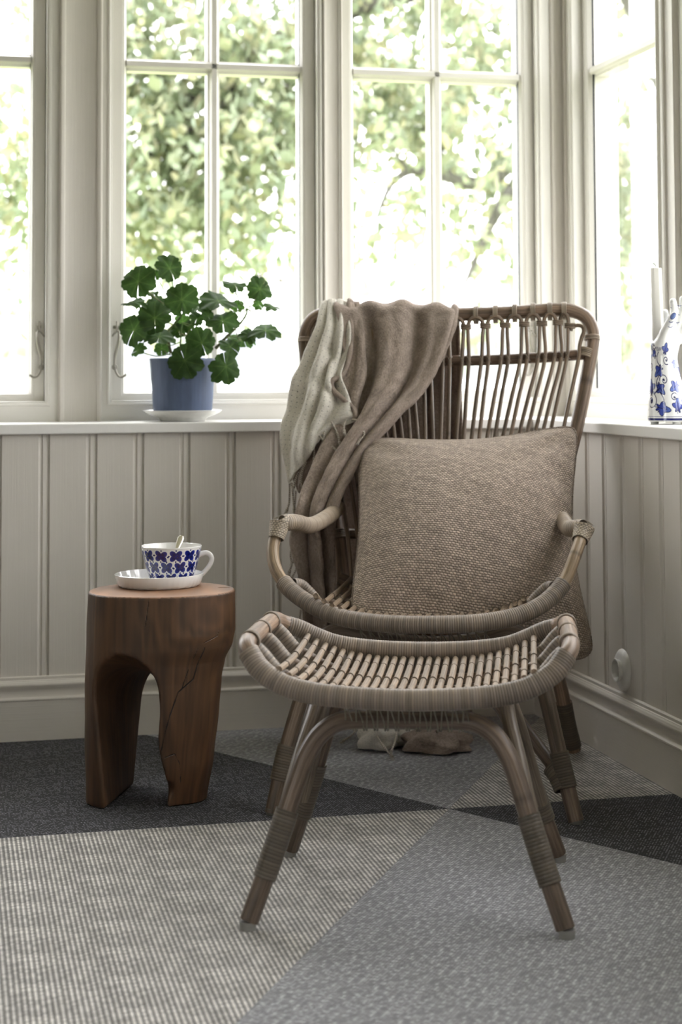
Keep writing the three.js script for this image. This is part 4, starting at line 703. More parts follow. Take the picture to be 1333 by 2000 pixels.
/* ---------- cup, saucer, spoon ---------- */
{
  const glaze = { roughness: 0.12, clearcoat: 0.6, clearcoatRoughness: 0.05 }, white = phys({ color: new THREE.Color().setRGB(0.8, 0.79, 0.77), ...glaze });
  function flower(c, x, y, r, turn) {
    for (const a of [-1, 1]) for (const b of [-1, 1]) {
      c.save(); c.translate(x, y); c.rotate(turn); c.rotate(a * 0.62 + (b < 0 ? Math.PI : 0)); c.translate(r * 0.6, 0);
      const gr = c.createRadialGradient(-r * 0.3, 0, 1, 0, 0, r * 0.7); gr.addColorStop(0, '#0d1040'); gr.addColorStop(0.55, '#1a2478'); gr.addColorStop(1, '#232f94');
      c.fillStyle = gr; c.beginPath(); c.ellipse(0, 0, r * 0.62, r * 0.44, 0, 0, 7); c.fill(); c.restore();
    }
    c.fillStyle = '#161d66';
    for (const a of [0, 1, 2, 3]) { c.save(); c.translate(x, y); c.rotate(turn + (a * Math.PI) / 2); c.beginPath(); c.ellipse(r * (a % 2 ? 0.92 : 1.22), 0, r * 0.17, r * 0.13, 0, 0, 7); c.fill(); c.restore(); }
  }
  const cv = document.createElement('canvas'); cv.width = 2048; cv.height = 448; const c = cv.getContext('2d');
  c.fillStyle = '#e9e9e7'; c.fillRect(0, 0, 2048, 448);
  for (let j = 0; j < 4; j++) for (let i = 0; i < 12; i++) { const x = (i + 0.35 * j + 0.25) * (2048 / 12), y = 66 + j * 122; for (const w of [-2048, 0, 2048]) flower(c, x + w, y, 66, 0.12 * Math.sin(i * 3 + j * 5)); }
  const print = new THREE.CanvasTexture(cv); print.colorSpace = THREE.SRGBColorSpace; print.wrapS = THREE.RepeatWrapping;
  const sv = document.createElement('canvas'); sv.width = sv.height = 512; const s = sv.getContext('2d'); s.fillStyle = '#e9e9e7'; s.fillRect(0, 0, 512, 512);
  for (let a = 0; a < 9; a++) flower(s, 256 + 168 * Math.cos(a * 0.698), 256 + 168 * Math.sin(a * 0.698), 40, a * 0.698 + 0.6);
  const sprint = new THREE.CanvasTexture(sv); sprint.colorSpace = THREE.SRGBColorSpace;
  const at = [-.953,0.397,0.5422], y0 = STOOL.h + 0.0006;
  const sc = tag(group('saucer'), 'white saucer with a ring of blue flowers on the log stool', 'saucer'); sc.position.set(at[0], y0, at[2]);
  obj('saucer_bowl', lathe([[0.0735, 0.0035], [0.079, 0.008], [0.0838, 0.0222], [0.0850, 0.0238], [0.0862, 0.0232], [0.0864, 0.0215], [0.0815, 0.004], [0.078, 0.0006], [0.07, 0], [0.0, 0.0006]], 96), white, sc);
  { const d = new THREE.CircleGeometry(0.0745, 64); d.rotateX(-Math.PI / 2); d.translate(0, 0.0037, 0); obj('printed_well', d, phys({ map: sprint, ...glaze }), sc); }
  const cup = tag(group('teacup'), 'white teacup printed with rows of blue flowers, standing in the saucer', 'cup'); cup.position.set(at[0] + 0.0235, y0 + 0.0042, at[2] + 0.004); cup.rotation.y = -0.1;
  const outer = [[0.0385, 0.0008], [0.0412, 0.0035], [0.0588, 0.069]], og = new THREE.LatheGeometry([0, 0.1, 0.25, 0.5, 0.75, 1].map((t) => new THREE.Vector2(lerp(0.0412, 0.0588, t) + 0.0008 * Math.sin(Math.PI * t), lerp(0.0035, 0.069, t))), 96);
  obj('printed_wall', og, phys({ map: print, ...glaze }), cup);
  obj('cup_body', lathe([[0.0588, 0.069], [0.0594, 0.0722], [0.0586, 0.0732], [0.0574, 0.0724], [0.0395, 0.006], [0.036, 0.0035], [0, 0.0032]], 96), white, cup);
  obj('cup_foot', lathe([[0.0412, 0.0036], [0.0385, 0.0006], [0.034, 0], [0.0, 0.001]], 64), white, cup);
  obj('handle', sweep([[0.052, 0.053, 0], [0.058, 0.0555, 0], [0.0665, 0.0575, 0], [0.0745, 0.0545, 0], [0.0785, 0.047, 0], [0.0765, 0.037, 0], [0.0695, 0.0265, 0], [0.059, 0.0165, 0], [0.0445, 0.0095, 0]], (t) => 0.0056 - 0.0012 * Math.sin(Math.PI * t), { seg: 60, rad: 16, flat: 0.55, up: [0, 0, 1] }).scale(1, 1, 1), white, cup);
  const sp = tag(group('teaspoon'), 'silver teaspoon leaning in the blue-flowered cup', 'spoon'); sp.position.copy(cup.position);
  const silver = mat({ color: new THREE.Color().setRGB(0.72, 0.68, 0.6), metalness: 1, roughness: 0.3 });
  obj('spoon_handle', sweep([[-0.012, 0.008, 0.012], [-0.002, 0.028, -0.008], [0.010, 0.052, -0.028], [0.021, 0.074, -0.043], [0.027, 0.0865, -0.052]], (t) => 0.0018 + 0.0046 * smooth(0.55, 0.93, t) - 0.0032 * smooth(0.95, 1, t), { seg: 40, rad: 12, flat: 0.3, up: [0, -0.6, -0.8] }), silver, sp);
  { const b = new THREE.SphereGeometry(1, 24, 12); b.scale(0.010, 0.0045, 0.016); b.rotateY(0.7); b.translate(-0.0155, 0.0085, 0.018); obj('spoon_bowl', b, silver, sp); }
}

/* ---------- potted geranium ---------- */
{
  const POT = V(-0.858, SILL + 0.0004, -0.1), base = [-.8225,0.699,-.1]; POT.x = base[0];
  const sc = tag(group('plant_saucer'), 'white footed saucer under the blue plant pot on the window sill', 'saucer'); sc.position.copy(POT);
  const white = phys({ color: new THREE.Color().setRGB(0.8, 0.8, 0.77), roughness: 0.15, clearcoat: 0.4 });
  obj('saucer_dish', lathe([[0, 0.0125], [0.066, 0.0125], [0.082, 0.0205], [0.0915, 0.0258], [0.0925, 0.0248], [0.0915, 0.0235], [0.078, 0.0155], [0.06, 0.0095], [0.0548, 0.006], [0.0525, 0.0015], [0.051, 0], [0.0475, 0], [0.046, 0.003], [0, 0.004]], 96), white, sc);
  const g = tag(group('potted_geranium'), 'green geranium in a blue pot on the window sill', 'potted plant'); g.position.set(POT.x, POT.y + 0.0128, POT.z);
  const PH = 0.1335;
  const potTex = tex(512, 256, (u, v) => { const w = smooth(0.16, 0.05, v) * smooth(0.5, 0.66, tnoise(u, v, 26, 22, 61) * 0.6 + 0.4 * tnoise(u, v, 60, 60, 62)), r = w * smooth(0.5, 0.6, tnoise(u, v, 14, 9, 63)), k = 0.94 + 0.1 * tnoise(u, v, 20, 8, 64) + 0.05 * tnoise(u, v, 120, 60, 65); return [lerp(lerp(84, 176, w), 120, r) * k, lerp(lerp(98, 176, w), 92, r) * k, lerp(lerp(126, 172, w), 70, r) * k]; });
  obj('pot', lathe([[0, 0.0005], [0.0655, 0.0005], [0.0675, 0.002], [0.0682, 0.006], [0.0765, PH - 0.008], [0.0772, PH - 0.002], [0.0762, PH], [0.0742, PH - 0.0005], [0.073, PH - 0.006], [0.0715, 0.115]], 96), phys({ map: potTex, roughness: 0.5 }), g);
  { const s = gridGeo(41, 12, (i, j) => { const a = (i / 40) * 6.2832, r = (j / 11) * 0.0725; return V(Math.cos(a) * r, 0.1165 + 0.006 * fbm(Math.cos(a) * r * 60, Math.sin(a) * r * 60, 2), Math.sin(a) * r); }, { closeU: true }); obj('soil', s, mat({ color: 0x2c2119, roughness: 1, side: THREE.DoubleSide }), g); }
  const stemMat = mat({ vertexColors: true, roughness: 0.6 }), leafMat = phys({ vertexColors: true, roughness: 0.82, transmission: 0.28, thickness: 0, side: THREE.DoubleSide, specularIntensity: 0.5 });
  const loc = (p, z) => { const q = toV(p); q.sub(g.position); return q; };
  // scalloped round leaf with a notch at the stalk, cupped and ribbed; radius 1, faces +z, stalk towards -y
  const leafGeo = (sd, k) => {
    const nr = 12, na = 96, cup = 0.1 + 0.12 * h3(sd, 1, 1);
    return gridGeo(na + 1, nr, (i, j) => {
      const t = lerp(0.004, 0.996, i / na), a = -Math.PI / 2 + t * 2 * Math.PI, rr0 = (j / (nr - 1)), lobes = 7, ph = t * lobes, lob = Math.max(Math.pow(Math.abs(Math.sin(Math.PI * ph)), 0.55), t < 0.07 || t > 0.93 ? 0.8 : 0), cren = Math.abs(Math.sin(Math.PI * ph * 3));
      const R = (0.76 + 0.19 * lob + 0.055 * cren) * (1 - 0.10 * Math.cos(a + Math.PI / 2)) * (0.95 + 0.1 * h3(sd, Math.floor(ph), 5)), r = rr0 * R;
      const z = -cup * r * r + 0.07 * Math.sin(2 * Math.PI * ph + 1.57) * r * r + 0.19 * r * r * nz(Math.cos(a) * 1.3 + sd * 5, Math.sin(a) * 1.3, sd) + 0.16 * r * r * r * Math.sin(a * 2 + sd);
      return V(Math.cos(a) * r, Math.sin(a) * r + 0.12, z);
    }, { col: (i, j) => { const t = lerp(0.004, 0.996, i / na), r = j / (nr - 1), ph = fract(t * 7), vein = Math.exp(-Math.pow((ph - 0.5) / (0.035 + 0.02 * (1 - r)), 2)) * (1 - 0.75 * r) + 0.7 * Math.exp(-Math.pow(r / 0.09, 2)), n = 0.85 + 0.3 * h3(i >> 2, j, sd), zone = 1 - 0.2 * Math.exp(-Math.pow((r - 0.62) / 0.16, 2)); return [(0.033 + 0.075 * vein) * n * zone * k, (0.074 + 0.10 * vein) * n * zone * k, (0.015 + 0.025 * vein) * n * zone * k]; } });
  };
  const dark = [0, 1, 2, 3, 4].map((s) => leafGeo(s + 1, 1)), light = [5, 6, 7].map((s) => leafGeo(s + 1, 1.9));  // brighter second set: backlight put into the leaf colour
  const CP = (x, y, z) => [220 + x / 3.808, 490 + y / 3.808, z];
  // centre of each leaf, its radius in metres, how far it is turned up, its lean, the node it grows from
  const stemB = [[-.7454,0.8673,-.1],[-.7311,0.8829,-.098],[-.7158,0.8985,-.095],[-.6995,0.9152,-.09],[-.6833,0.9332,-.085],[-.6735,0.9501,-.085],[-.6721,0.961,-.086]], stemA = [[-.8502,0.8567,-.1],[-.855,0.883,-.1],[-.8572,0.907,-.102],[-.8431,0.9237,-.1],[-.8292,0.9404,-.096],[-.8198,0.9547,-.095]], stemC = [[-.8306,0.8636,-.085],[-.8301,0.8826,-.08],[-.8295,0.9039,-.075],[-.8273,0.9277,-.074]];
  for (const [s, r] of [[stemB, 0.0042], [stemA, 0.0036], [stemC, 0.0022]]) obj('stem', sweep(s.map((p) => loc(p)), (t) => r * (1 - 0.45 * t) * (1 + 0.1 * Math.sin(t * 40)), { seg: 40, rad: 10, col: (t) => [lerp(0.13, 0.11, t), lerp(0.12, 0.2, t), lerp(0.06, 0.05, t)] }), stemMat, g);
  const L = [[-.9286,1.0178,-.085],[-.8516,1.0508,-.1],[-.8846,1.0386,-.115],[-.9471,0.9734,-.07],[-.8812,0.9651,-.13],[-.8301,0.975,-.06],[-.9439,0.9046,-.055],[-.8936,0.9325,-.05],[-.8854,0.8919,-.04],[-.8298,0.9077,-.11],[-.7936,0.935,-.075],[-.7658,0.9412,-.07],[-.8049,0.9152,-.095],[-.7405,0.9763,-.08],[-.7818,0.9653,-.125],[-.7357,0.9281,-.05],[-.699,1.0171,-.1],[-.6423,1.004,-.085],[-.6041,0.9651,-.1],[-.6324,0.9066,-.06],[-.6673,0.8945,-.08],[-.6742,0.8891,-.125],[-.7136,0.869,-.06],[-.7349,0.8295,-.015],[-.785,0.8748,-.035],[-.8316,0.8437,-.012],[-.935,0.8613,-.05],[-.8683,0.8656,-.13],[-.6886,0.9657,-.125],[-.8192,0.9273,-.13],[-.6379,0.9701,-.11],[-.8894,0.9977,-.125]];
  //        radius, up-turn (deg), roll, yaw, light
  const M = [[31, 15, 0, -10], [26, 12, 25, 25], [11, 20, 0, 0, 1], [22, 72, -35, -20], [25, 40, 0, 0], [30, 8, 0, 5], [32, 22, -20, -25], [30, 20, 5, -8], [28, 58, -6, 0], [16, 30, 20, 0], [15, 15, -30, 40], [13, 10, 30, 35], [14, 5, 40, -40], [35, 62, 0, 12], [22, 64, 0, -8], [30, 50, 0, 8], [23, 60, 0, 22], [25, 26, -30, 22], [18, 64, 10, 30], [30, 60, -10, 10], [17, 40, 20, 30], [25, 58, 0, 20, 1], [20, 35, 50, 30], [28, 6, 190, 25], [26, -6, 20, 8], [31, -4, 200, -8], [15, 35, -60, -40, 1], [14, 20, 0, 0, 1], [13, 20, 0, 10, 1], [15, 10, 0, 0, 1], [11, 25, 40, 20, 1], [12, 60, 30, 0]];
  const nodes = [...stemB.slice(2), ...stemA.slice(2), ...stemC].map((p) => loc(p));
  L.forEach((c, i) => {
    const [r, up, roll, yaw, li] = M[i], p = loc(c), R = (r / 860) * 1.2, lf = obj('leaf', li ? light[i % 3] : dark[i % 5], leafMat, g);
    lf.position.copy(p); lf.scale.setScalar(R);
    lf.quaternion.setFromEuler(new THREE.Euler(0, THREE.MathUtils.degToRad(yaw - 10), 0)).multiply(new THREE.Quaternion().setFromEuler(new THREE.Euler(-THREE.MathUtils.degToRad(up), 0, THREE.MathUtils.degToRad(roll))));
    const tip = V(0, 0.12 * R, -0.004).applyQuaternion(lf.quaternion).add(p);
    const n = nodes.reduce((b, q) => (q.distanceTo(p) + (q.y > p.y + 0.005 ? 0.03 : 0) < b.distanceTo(p) + (b.y > p.y + 0.005 ? 0.03 : 0) ? q : b)), mid = tip.clone().lerp(n, 0.5); mid.y -= 0.012; mid.z -= 0.006;
    obj('leaf_stalk', sweep([n, mid, tip], 0.0013, { seg: 16, rad: 6, col: () => (i % 3 ? [0.16, 0.24, 0.07] : [0.2, 0.2, 0.09]) }), stemMat, g);
  });
  const petal = phys({ color: new THREE.Color().setRGB(0.85, 0.83, 0.8), transmission: 0.4, thickness: 0, roughness: 1, side: THREE.DoubleSide });
  for (const [c, n] of [[[-.6402,1.0406,-.1], [-.6267,1.0322,-.1]], [[-.5884,1.0289,-.1], [-.6119,1.0262,-.1]]]) {
    const p = loc(c), ps = [];
    for (let k = 0; k < 5; k++) { const a = (k / 5) * 6.28 + 0.5; const q = gridGeo(6, 8, (i, j) => { const v = j / 7, w = 0.0028 * Math.sin(Math.PI * Math.pow(v, 0.7)) * (i / 2.5 - 1); return V(w, v * 0.0095, 0.002 * v * v + w * w * 60); }); q.rotateZ(a); q.rotateX(-0.5); ps.push(q); }
    const f = obj('flower', ps, petal, g); f.position.copy(p);
    obj('leaf_stalk', sweep([p, p.clone().lerp(loc(n), 0.5), loc(n), loc([-.6707,0.961,-.087])], 0.0009, { seg: 16, rad: 6, col: () => [0.2, 0.24, 0.1] }), stemMat, g);
  }
}

/* ---------- porcelain hand and candle ---------- */
{
  const at = [0.098,0.7052,0.5933], O = V(0.098, SILL + 0.0005, at[2]);
  const g = tag(group('candle_hand'), 'porcelain hand painted with blue vines, standing on the window sill as a candle holder', 'candle holder');
  g.position.copy(O); g.rotation.y = -THREE.MathUtils.degToRad(13.5 + 8);   // its local x runs across the view
  const S = 920, X = (px) => (px - 1308) / S, Y = (py) => (826 - py) / S;
  const b = (px, py, z) => [X(px), Y(py), z];
  const chains = [
    [[b(1294, 676, 0.016), 0.0145], [b(1301, 652, 0.028), 0.0108], [b(1310, 634, 0.036), 0.0094], [b(1317, 621, 0.038), 0.0076]],   // thumb
    [[b(1306, 662, -0.006), 0.0125], [b(1316, 632, 0.0), 0.009], [b(1321, 608, 0.005), 0.0082], [b(1318, 593, 0.013), 0.0072]],      // index
    [[b(1318, 660, -0.008), 0.0125], [b(1331, 626, -0.006), 0.0088], [b(1338, 601, 0.0), 0.0084], [b(1337, 588, 0.008), 0.0072]],
    [[b(1330, 664, -0.006), 0.0115], [b(1346, 632, -0.004), 0.0086], [b(1354, 608, 0.002), 0.008], [b(1355, 595, 0.009), 0.007]],
    [[b(1300, 662, -0.016), 0.0105], [b(1302, 640, -0.022), 0.0086], [b(1305, 622, -0.022), 0.0078], [b(1304, 612, -0.016), 0.0068]],
  ];
  const field = (x, y, z) => {
    const rad = y < 0.15 ? lerp(0.0445, 0.027, smooth(0, 0.15, y) * 0.75 + 0.25 * clamp(y / 0.15)) : 0.027, cx = lerp(0, X(1300), smooth(0, 0.14, y));
    let d = Math.max(Math.hypot(x - cx, z) - rad, y - 0.165, 0.006 - y) ;
    d = smin(d, (Math.hypot((x - X(1306)) / 0.026, (y - Y(664)) / 0.030, (z - 0.004) / 0.019) - 1) * 0.02, 0.014);
    chains.forEach((c, k) => { let f = 1; for (let i = 0; i < c.length - 1; i++) f = Math.min(f, capsule(x, y, z, c[i][0], c[i + 1][0], c[i][1], c[i + 1][1])); d = smin(d, f, k ? 0.004 : 0.010); });
    d = -smin(-d, capsule(x, y, z, b(1289, 668, 0.006), b(1286, 620, 0.006), 0.0128, 0.0128), 0.003);  // socket for the candle
    return d;
  };
  const geo = iso(field, [-0.07, -0.004, -0.06], [0.075, 0.28, 0.06], 112).toNonIndexed();
  { // wrapped round the forearm
    const p = geo.attributes.position, uv = new Float32Array(p.count * 2);
    for (let i = 0; i < p.count; i += 3) { let u0 = null; for (let k = i; k < i + 3; k++) { const cx = lerp(0, X(1300), smooth(0, 0.14, p.getY(k))); let u = Math.atan2(p.getX(k) - cx, p.getZ(k)) / 6.28319 + 0.5; if (u0 === null) u0 = u; if (u - u0 > 0.5) u -= 1; if (u - u0 < -0.5) u += 1; uv[k * 2] = u; uv[k * 2 + 1] = clamp(p.getY(k) / 0.28, 0.002, 0.998); } }
    geo.setAttribute('uv', new THREE.BufferAttribute(uv, 2));
  }
  const cv = document.createElement('canvas'); cv.width = 1024; cv.height = 1024; const c = cv.getContext('2d');
  const ink = '#141a4e', fill = '#2f3f96', pale = '#5b70b4';
  c.fillStyle = '#eceded'; c.fillRect(0, 0, 1024, 1024);
  c.lineCap = 'round';
  const spiral = (x, y, r, s, a0, n = 1.6) => { r *= 1.15; c.strokeStyle = ink; c.lineWidth = 7; c.beginPath(); for (let t = 0; t <= 1; t += 0.02) { const a = a0 + s * t * n * 6.283, q = r * (1 - 0.86 * t); const X0 = x + Math.cos(a) * q, Y0 = y + Math.sin(a) * q; if (t) c.lineTo(X0, Y0); else c.moveTo(X0, Y0); } c.stroke(); c.fillStyle = ink; c.beginPath(); c.arc(x, y, r * 0.2, 0, 7); c.fill(); };
  const leaf = (x, y, r, a, col = fill) => { r *= 1.28; c.save(); c.translate(x, y); c.rotate(a); c.beginPath(); for (let t = 0; t <= 60; t++) { const th = (t / 60) * 6.283, q = r * (0.62 + 0.30 * Math.cos(th) + 0.2 * Math.cos(5 * th)); const X0 = Math.cos(th) * q, Y0 = Math.sin(th) * q * 0.8; if (t) c.lineTo(X0, Y0); else c.moveTo(X0, Y0); } c.closePath(); const gr = c.createLinearGradient(-r, 0, r, 0); gr.addColorStop(0, ink); gr.addColorStop(0.45, col); gr.addColorStop(1, pale); c.fillStyle = gr; c.fill(); c.strokeStyle = ink; c.lineWidth = 5; c.stroke(); c.beginPath(); c.moveTo(-r * 0.6, 0); c.lineTo(r * 0.7, 0); c.stroke(); c.restore(); };
  const vine = (p) => { c.strokeStyle = ink; c.lineWidth = 8; c.beginPath(); c.moveTo(p[0], p[1]); for (let i = 2; i < p.length; i += 4) c.quadraticCurveTo(p[i], p[i + 1], p[i + 2], p[i + 3]); c.stroke(); };
  for (const ox of [-1024, -512, 0, 512]) { // two repeats round the arm
    const o = ox + 190;
    vine([o + 60, 940, o - 40, 880, o + 40, 800, o + 130, 740, o + 40, 690, o - 20, 640, o + 50, 590, o + 10, 560, o + 40, 500]);
    vine([o + 230, 930, o + 330, 850, o + 250, 780, o + 190, 720, o + 250, 660, o + 300, 610, o + 240, 560, o + 210, 520, o + 250, 480]);
    spiral(o + 160, 850, 74, 1, 2.2, 1.7); spiral(o + 62, 700, 34, -1, 0.4, 1.2); spiral(o + 300, 690, 40, 1, 3, 1.3); spiral(o + 130, 590, 30, -1, 1, 1.1); spiral(o + 380, 820, 44, -1, 2, 1.4); spiral(o + 340, 540, 32, 1, 1, 1.2);
    leaf(o + 30, 860, 66, -0.9); leaf(o + 250, 900, 62, 0.2); leaf(o + 160, 765, 62, -1.9, '#26307c'); leaf(o + 40, 640, 60, -1.2); leaf(o + 262, 610, 56, 2.4); leaf(o + 60, 540, 58, -0.5); leaf(o + 250, 740, 52, 0.9); leaf(o + 395, 900, 54, -1.4); leaf(o + 420, 730, 56, 2.6); leaf(o + 190, 500, 42, -2.2); leaf(o + 330, 470, 44, -1.3); leaf(o + 120, 440, 50, -0.7); leaf(o + 440, 560, 46, 0.6); leaf(o + 480, 840, 40, 1.8); spiral(o + 200, 430, 26, 1, 0.5, 1.1);
    c.strokeStyle = ink; c.lineWidth = 6; for (let k = 0; k < 5; k++) { c.beginPath(); c.moveTo(o + 190 + k * 13, 800 - k * 8); c.lineTo(o + 206 + k * 13, 778 - k * 8); c.stroke(); }
    for (let k = 0; k < 4; k++) { c.beginPath(); c.moveTo(o + 240 + k * 14, 470 - k * 2); c.lineTo(o + 232 + k * 18, 440 + k * 2); c.stroke(); }
  }
  c.fillStyle = '#1d2668'; c.fillRect(0, 976, 1024, 17); c.fillRect(0, 963, 1024, 4); c.fillStyle = '#eceded'; c.fillRect(0, 994, 1024, 30);
  const t = new THREE.CanvasTexture(cv); t.colorSpace = THREE.SRGBColorSpace; t.wrapS = THREE.RepeatWrapping;
  const china = { roughness: 0.12, clearcoat: 0.7, clearcoatRoughness: 0.04 };
  obj('hand_body', geo, phys({ map: t, ...china }), g);
  const white = phys({ color: new THREE.Color().setRGB(0.8, 0.8, 0.78), ...china }), blue = phys({ color: 0x6c82bd, ...china }), inkM = phys({ color: 0x27337c, ...china });
  for (const a of [0.5, 2.6, 4.7]) obj('foot', new THREE.CylinderGeometry(0.009, 0.0085, 0.007, 20).translate(Math.sin(a) * 0.03, 0.0035, Math.cos(a) * 0.03), white, g);
  { const s = new THREE.SphereGeometry(1, 20, 14); s.scale(0.0042, 0.0068, 0.0016); s.rotateZ(-0.6); s.translate(...b(1317, 621.5, 0.0455)); obj('nail', s, blue, g); const r = new THREE.TorusGeometry(1, 0.12, 8, 24); r.scale(0.0045, 0.0072, 0.004); r.rotateZ(-0.6); r.translate(...b(1317, 621.5, 0.0455)); obj('nail_outline', r, inkM, g); }
  for (const [px, py, z, w, rz] of [[1313, 632, 0.0462, 0.0045, -0.1], [1311.5, 641.5, 0.0472, 0.005, 0.05], [1316.5, 604, 0.0125, 0.0035, -0.3], [1330, 600, 0.0085, 0.004, -0.2], [1331, 617, 0.003, 0.004, -0.1], [1326, 632, 0.0035, 0.004, -0.1]]) obj('crease', sweep([b(px, py, z).map((v, k) => v - (k ? 0 : w)), b(px, py + 1.4, z + 0.0006), b(px, py, z).map((v, k) => v + (k ? 0 : w))], 0.0008, { seg: 12, rad: 6 }), inkM, g);
  const cd = tag(group('candle'), 'plain white candle with a bent black wick, held by the painted porcelain hand', 'candle'); cd.position.copy(O); cd.rotation.copy(g.rotation);
  const foot = b(1289.3, 667, 0.006), top = b(1287.2, 528, 0.006), d = V(top[0] - foot[0], top[1] - foot[1], 0).normalize(), wax = phys({ color: new THREE.Color().setRGB(0.9, 0.89, 0.86), roughness: 1, transmission: 0.3, thickness: 0 });
  const lt = lathe([[0, 0], [0.0118, 0], [0.0125, 0.001], [0.0113, 0.149], [0.0108, 0.1508], [0.009, 0.1506], [0, 0.1502]], 48), body = obj('wax', lt, wax, cd); body.position.set(...foot); body.quaternion.setFromUnitVectors(V(0, 1, 0), d);
  obj('wick', sweep([b(1287.2, 529, 0.006), b(1287, 524, 0.006), b(1285, 521, 0.006), b(1281.5, 519, 0.007)], 0.0008, { seg: 12, rad: 6 }), mat({ color: 0x1c1a18, roughness: 1 }), cd);
}

/* ---------- outdoors ---------- */
{
  const lawn = tag(struct(obj('lawn', new THREE.PlaneGeometry(300, 90, 1, 1).rotateX(-Math.PI / 2).translate(0, -0.75, -45.6), mat({ color: 0x76804f, roughness: 1 }))), 'green lawn outside the windows', 'lawn');
  const yard = struct(obj('ground', new THREE.PlaneGeometry(300, 160, 1, 1).rotateX(-Math.PI / 2).translate(0, -0.78, 75), mat({ color: 0x7b7f62, roughness: 1 })));
  struct(obj('lake', new THREE.PlaneGeometry(6000, 3000, 1, 1).rotateX(-Math.PI / 2).translate(0, -2.5, -1550), phys({ color: 0x9aa6ab, roughness: 0.25 })));
  const hill = (sd, dist, hgt, col) => gridGeo(161, 10, (i, j) => { const x = (i / 160 - 0.5) * 5200 + 400, v = j / 9, p = hgt * (0.62 + 0.38 * fbm(x / 900 + sd, sd, 1, 3) * 2) + 4 * fbm(x / 26, sd, 5, 3); return V(x, -2.5 + p * Math.sin((v * Math.PI) / 2), -dist - 260 * v); });
  struct(obj('hills', hill(3, 1700, 82), mat({ color: new THREE.Color().setRGB(0.098, 0.105, 0.115), roughness: 1, side: THREE.DoubleSide })));  // grey-blue base colour stands in for distance haze
  struct(obj('hills', hill(8, 1250, 26), mat({ color: new THREE.Color().setRGB(0.088, 0.098, 0.09), roughness: 1, side: THREE.DoubleSide })));

  // a beech whose boughs hang before the windows
  const leafS = new THREE.BufferGeometry();
  { const o = [[0, 0, 0], [0.28, 0.3, 0.05], [0.33, 0.55, 0.04], [0.2, 0.82, 0.0], [0, 1, -0.06], [-0.2, 0.82, 0.0], [-0.33, 0.55, 0.04], [-0.28, 0.3, 0.05], [0, 0.5, -0.02]], f = []; for (let k = 0; k < 8; k++) f.push(8, k, (k + 1) % 8); leafS.setAttribute('position', new THREE.Float32BufferAttribute(o.flat(), 3)); leafS.setIndex(f); leafS.computeVertexNormals(); }
  const leafM = phys({ color: 0xffffff, roughness: 1, transmission: 0.55, thickness: 0, side: THREE.DoubleSide, specularIntensity: 0.3 });
  const bark = mat({ color: new THREE.Color().setRGB(0.13, 0.125, 0.115), roughness: 1 });
  // where the boughs are thick or thin, in metres at the distance of the tree (x, y, half widths, weight)
  const mass = [[-0.9, 3.0, 0.55, 0.75, 1], [-0.75, 2.3, 0.5, 0.4, 0.7], [-0.95, 1.55, 0.35, 0.4, 0.30], [-0.1, 2.95, 0.6, 0.7, 1.1], [0.35, 2.5, 0.6, 0.65, 1.1], [0.55, 3.1, 0.7, 0.6, 1.1], [0.0, 2.05, 0.42, 0.42, 0.85], [0.6, 1.9, 0.3, 0.45, 0.5], [1.5, 2.9, 0.55, 0.75, 1.15], [1.55, 2.25, 0.36, 0.4, 0.8], [1.75, 3.4, 0.8, 0.5, 1], [2.2, 3.0, 0.4, 0.5, 0.8], [2.15, 2.1, 0.35, 0.42, 0.75], [2.35, 2.55, 0.3, 0.35, 0.5], [0.3, 1.5, 0.55, 0.22, 0.28], [1.15, 1.45, 0.25, 0.3, 0.22], [2.3, 1.55, 0.3, 0.4, 0.35], [3.2, 2.6, 0.5, 0.9, 0.9], [3.3, 1.7, 0.4, 0.6, 0.6], [3.9, 2.2, 0.5, 1.1, 0.6]];
  const dens = (x, y) => { let s = 0; for (const [a, b, p, q, w] of mass) s += w * Math.exp(-Math.pow((x - a) / p, 2) - Math.pow((y - b) / q, 2)); return s * (0.12 + 1.15 * smooth(0.36, 0.66, 0.7 * noise3(x * 3.4, y * 3.4, 7) + 0.3 * noise3(x * 7, y * 7, 3))); };
  const tree = tag(group('tree'), 'leafy green tree whose boughs hang outside the back windows', 'tree');
  const T = [], tmp = new THREE.Object3D();
  seed = 4242;
  while (T.length < 26000) {
    const x = rr(-2.2, 5.2), y = rr(0.9, 5.2), z = rr(-8.8, -7.3), k = (4 + -1.36 + 0) , sc = (3.963 - z) / 11.96;
    // same line of sight seen at the mean distance
    const xs = -1.36 + (x + 1.36) / sc, ys = 0.8 + (y - 0.8) / sc;
    const d = y > 3.7 ? 0.3 : dens(xs, ys);
    if (rnd() > d * 0.62) continue;
    const dir = V(rr(-1, 1), rr(-0.9, 0.1), rr(-0.7, 0.7)).normalize(), n = 5 + Math.floor(rr(0, 6));
    for (let q = 0; q < n; q++) T.push([x + dir.x * q * 0.045 + rr(-0.02, 0.02), y + dir.y * q * 0.045 - 0.003 * q * q, z + dir.z * q * 0.045, rr(0, 6.28), rr(-0.9, 0.9), rr(-2.6, -0.4), rr(0.075, 0.135)]);
  }
  const im = new THREE.InstancedMesh(leafS, leafM, T.length), colr = new THREE.Color();
  T.forEach(([x, y, z, a, b2, c2, s], i) => { tmp.position.set(x, y, z); tmp.rotation.set(c2, a, b2); tmp.scale.setScalar(s); tmp.updateMatrix(); im.setMatrixAt(i, tmp.matrix); const h = h3(i, 3, 9), w = 0.88 + 0.42 * h3(i, 5, 2); colr.setRGB(lerp(0.36, 0.5, h * h) * w, lerp(0.42, 0.47, h) * w, lerp(0.28, 0.34, h3(i, 8, 1)) * w); im.setColorAt(i, colr); });  // leaf colours paled to stand in for lens flare
  im.name = 'foliage'; im.userData.kind = 'stuff'; place(im, tree);
  const at = (px, py, z) => 0;
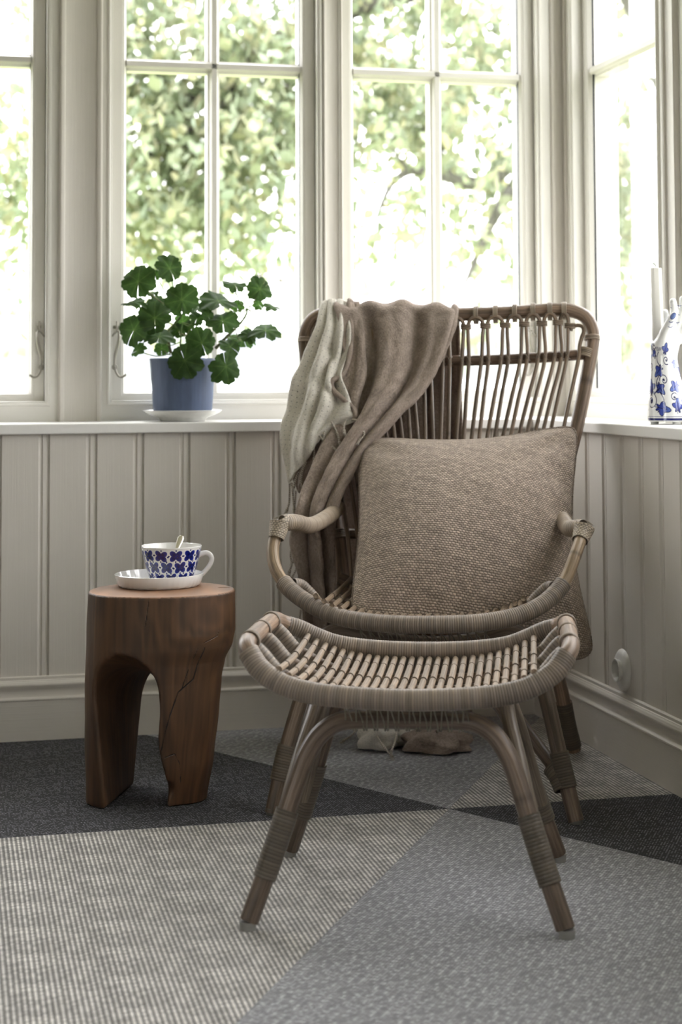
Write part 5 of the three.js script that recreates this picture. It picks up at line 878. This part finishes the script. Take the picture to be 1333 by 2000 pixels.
  const B = (pts, r0, r1, n = 30) => obj('branch', sweep(pts, (t, s) => lerp(r0, r1, t) * (1 + 0.12 * nz(s * 5, r0 * 100, 3)), { seg: n, rad: 9 }), bark, tree);
  B([[3.3572,4.7246,-8],[2.9788,3.3258,-8],[2.7339,2.6006,-8],[2.555,2.2968,-8],[2.3409,2.1805,-8],[2.1493,2.2505,-8],[2.0549,2.3962,-8],[1.9802,2.6161,-8]], 0.15, 0.04, 50);
  B([[2.9253,2.9021,-8.2],[2.7254,2.3125,-8.1],[2.5132,1.9982,-8],[2.3754,1.7366,-8],[2.2585,1.5265,-7.9],[2.1932,1.4322,-7.85]], 0.08, 0.012);
  B([[2.3409,2.1805,-8],[2.1109,2.2311,-8],[1.8179,2.2498,-7.9],[1.705,2.1745,-7.9],[1.6044,2.0353,-7.8],[1.5483,1.8906,-7.8]], 0.05, 0.012);
  B([[1.8179,2.2498,-7.9],[1.7435,2.3393,-7.9],[1.6879,2.429,-7.9]], 0.02, 0.008);
  B([[3.3572,4.7246,-8],[2.2688,3.7691,-8.1],[1.2178,3.3658,-8.2],[0.6945,3.085,-8.2],[0.3861,2.8373,-8.1],[0.1219,2.5973,-8],[-.1001,2.2239,-7.9]], 0.13, 0.02, 50);
  B([[0.6945,3.085,-8.2],[0.4795,2.68,-8],[0.3001,2.531,-8],[0.0045,2.3321,-7.9],[-.1696,2.1521,-7.9]], 0.035, 0.008);
  B([[1.2178,3.3658,-8.2],[0.9718,2.8206,-8.1],[0.8781,2.3666,-8],[0.8766,1.9244,-7.9]], 0.03, 0.008);
  B([[0.3861,2.8373,-8.1],[0.1929,2.7426,-8],[-.1626,3.3372,-8],[-.3389,3.5434,-8]], 0.03, 0.01);
  // the trunk, out of sight beside the windows
  obj('trunk', sweep([[5.6, -0.9, -9.2], [5.3, 0.6, -9.1], [4.6, 2.4, -8.8], [3.6, 4.2, -8.3], toV([3.3572,4.7246,-8]).toArray()], (t) => lerp(0.36, 0.15, t), { seg: 50, rad: 16 }), bark, tree);
}

renderer.render(scene, camera);
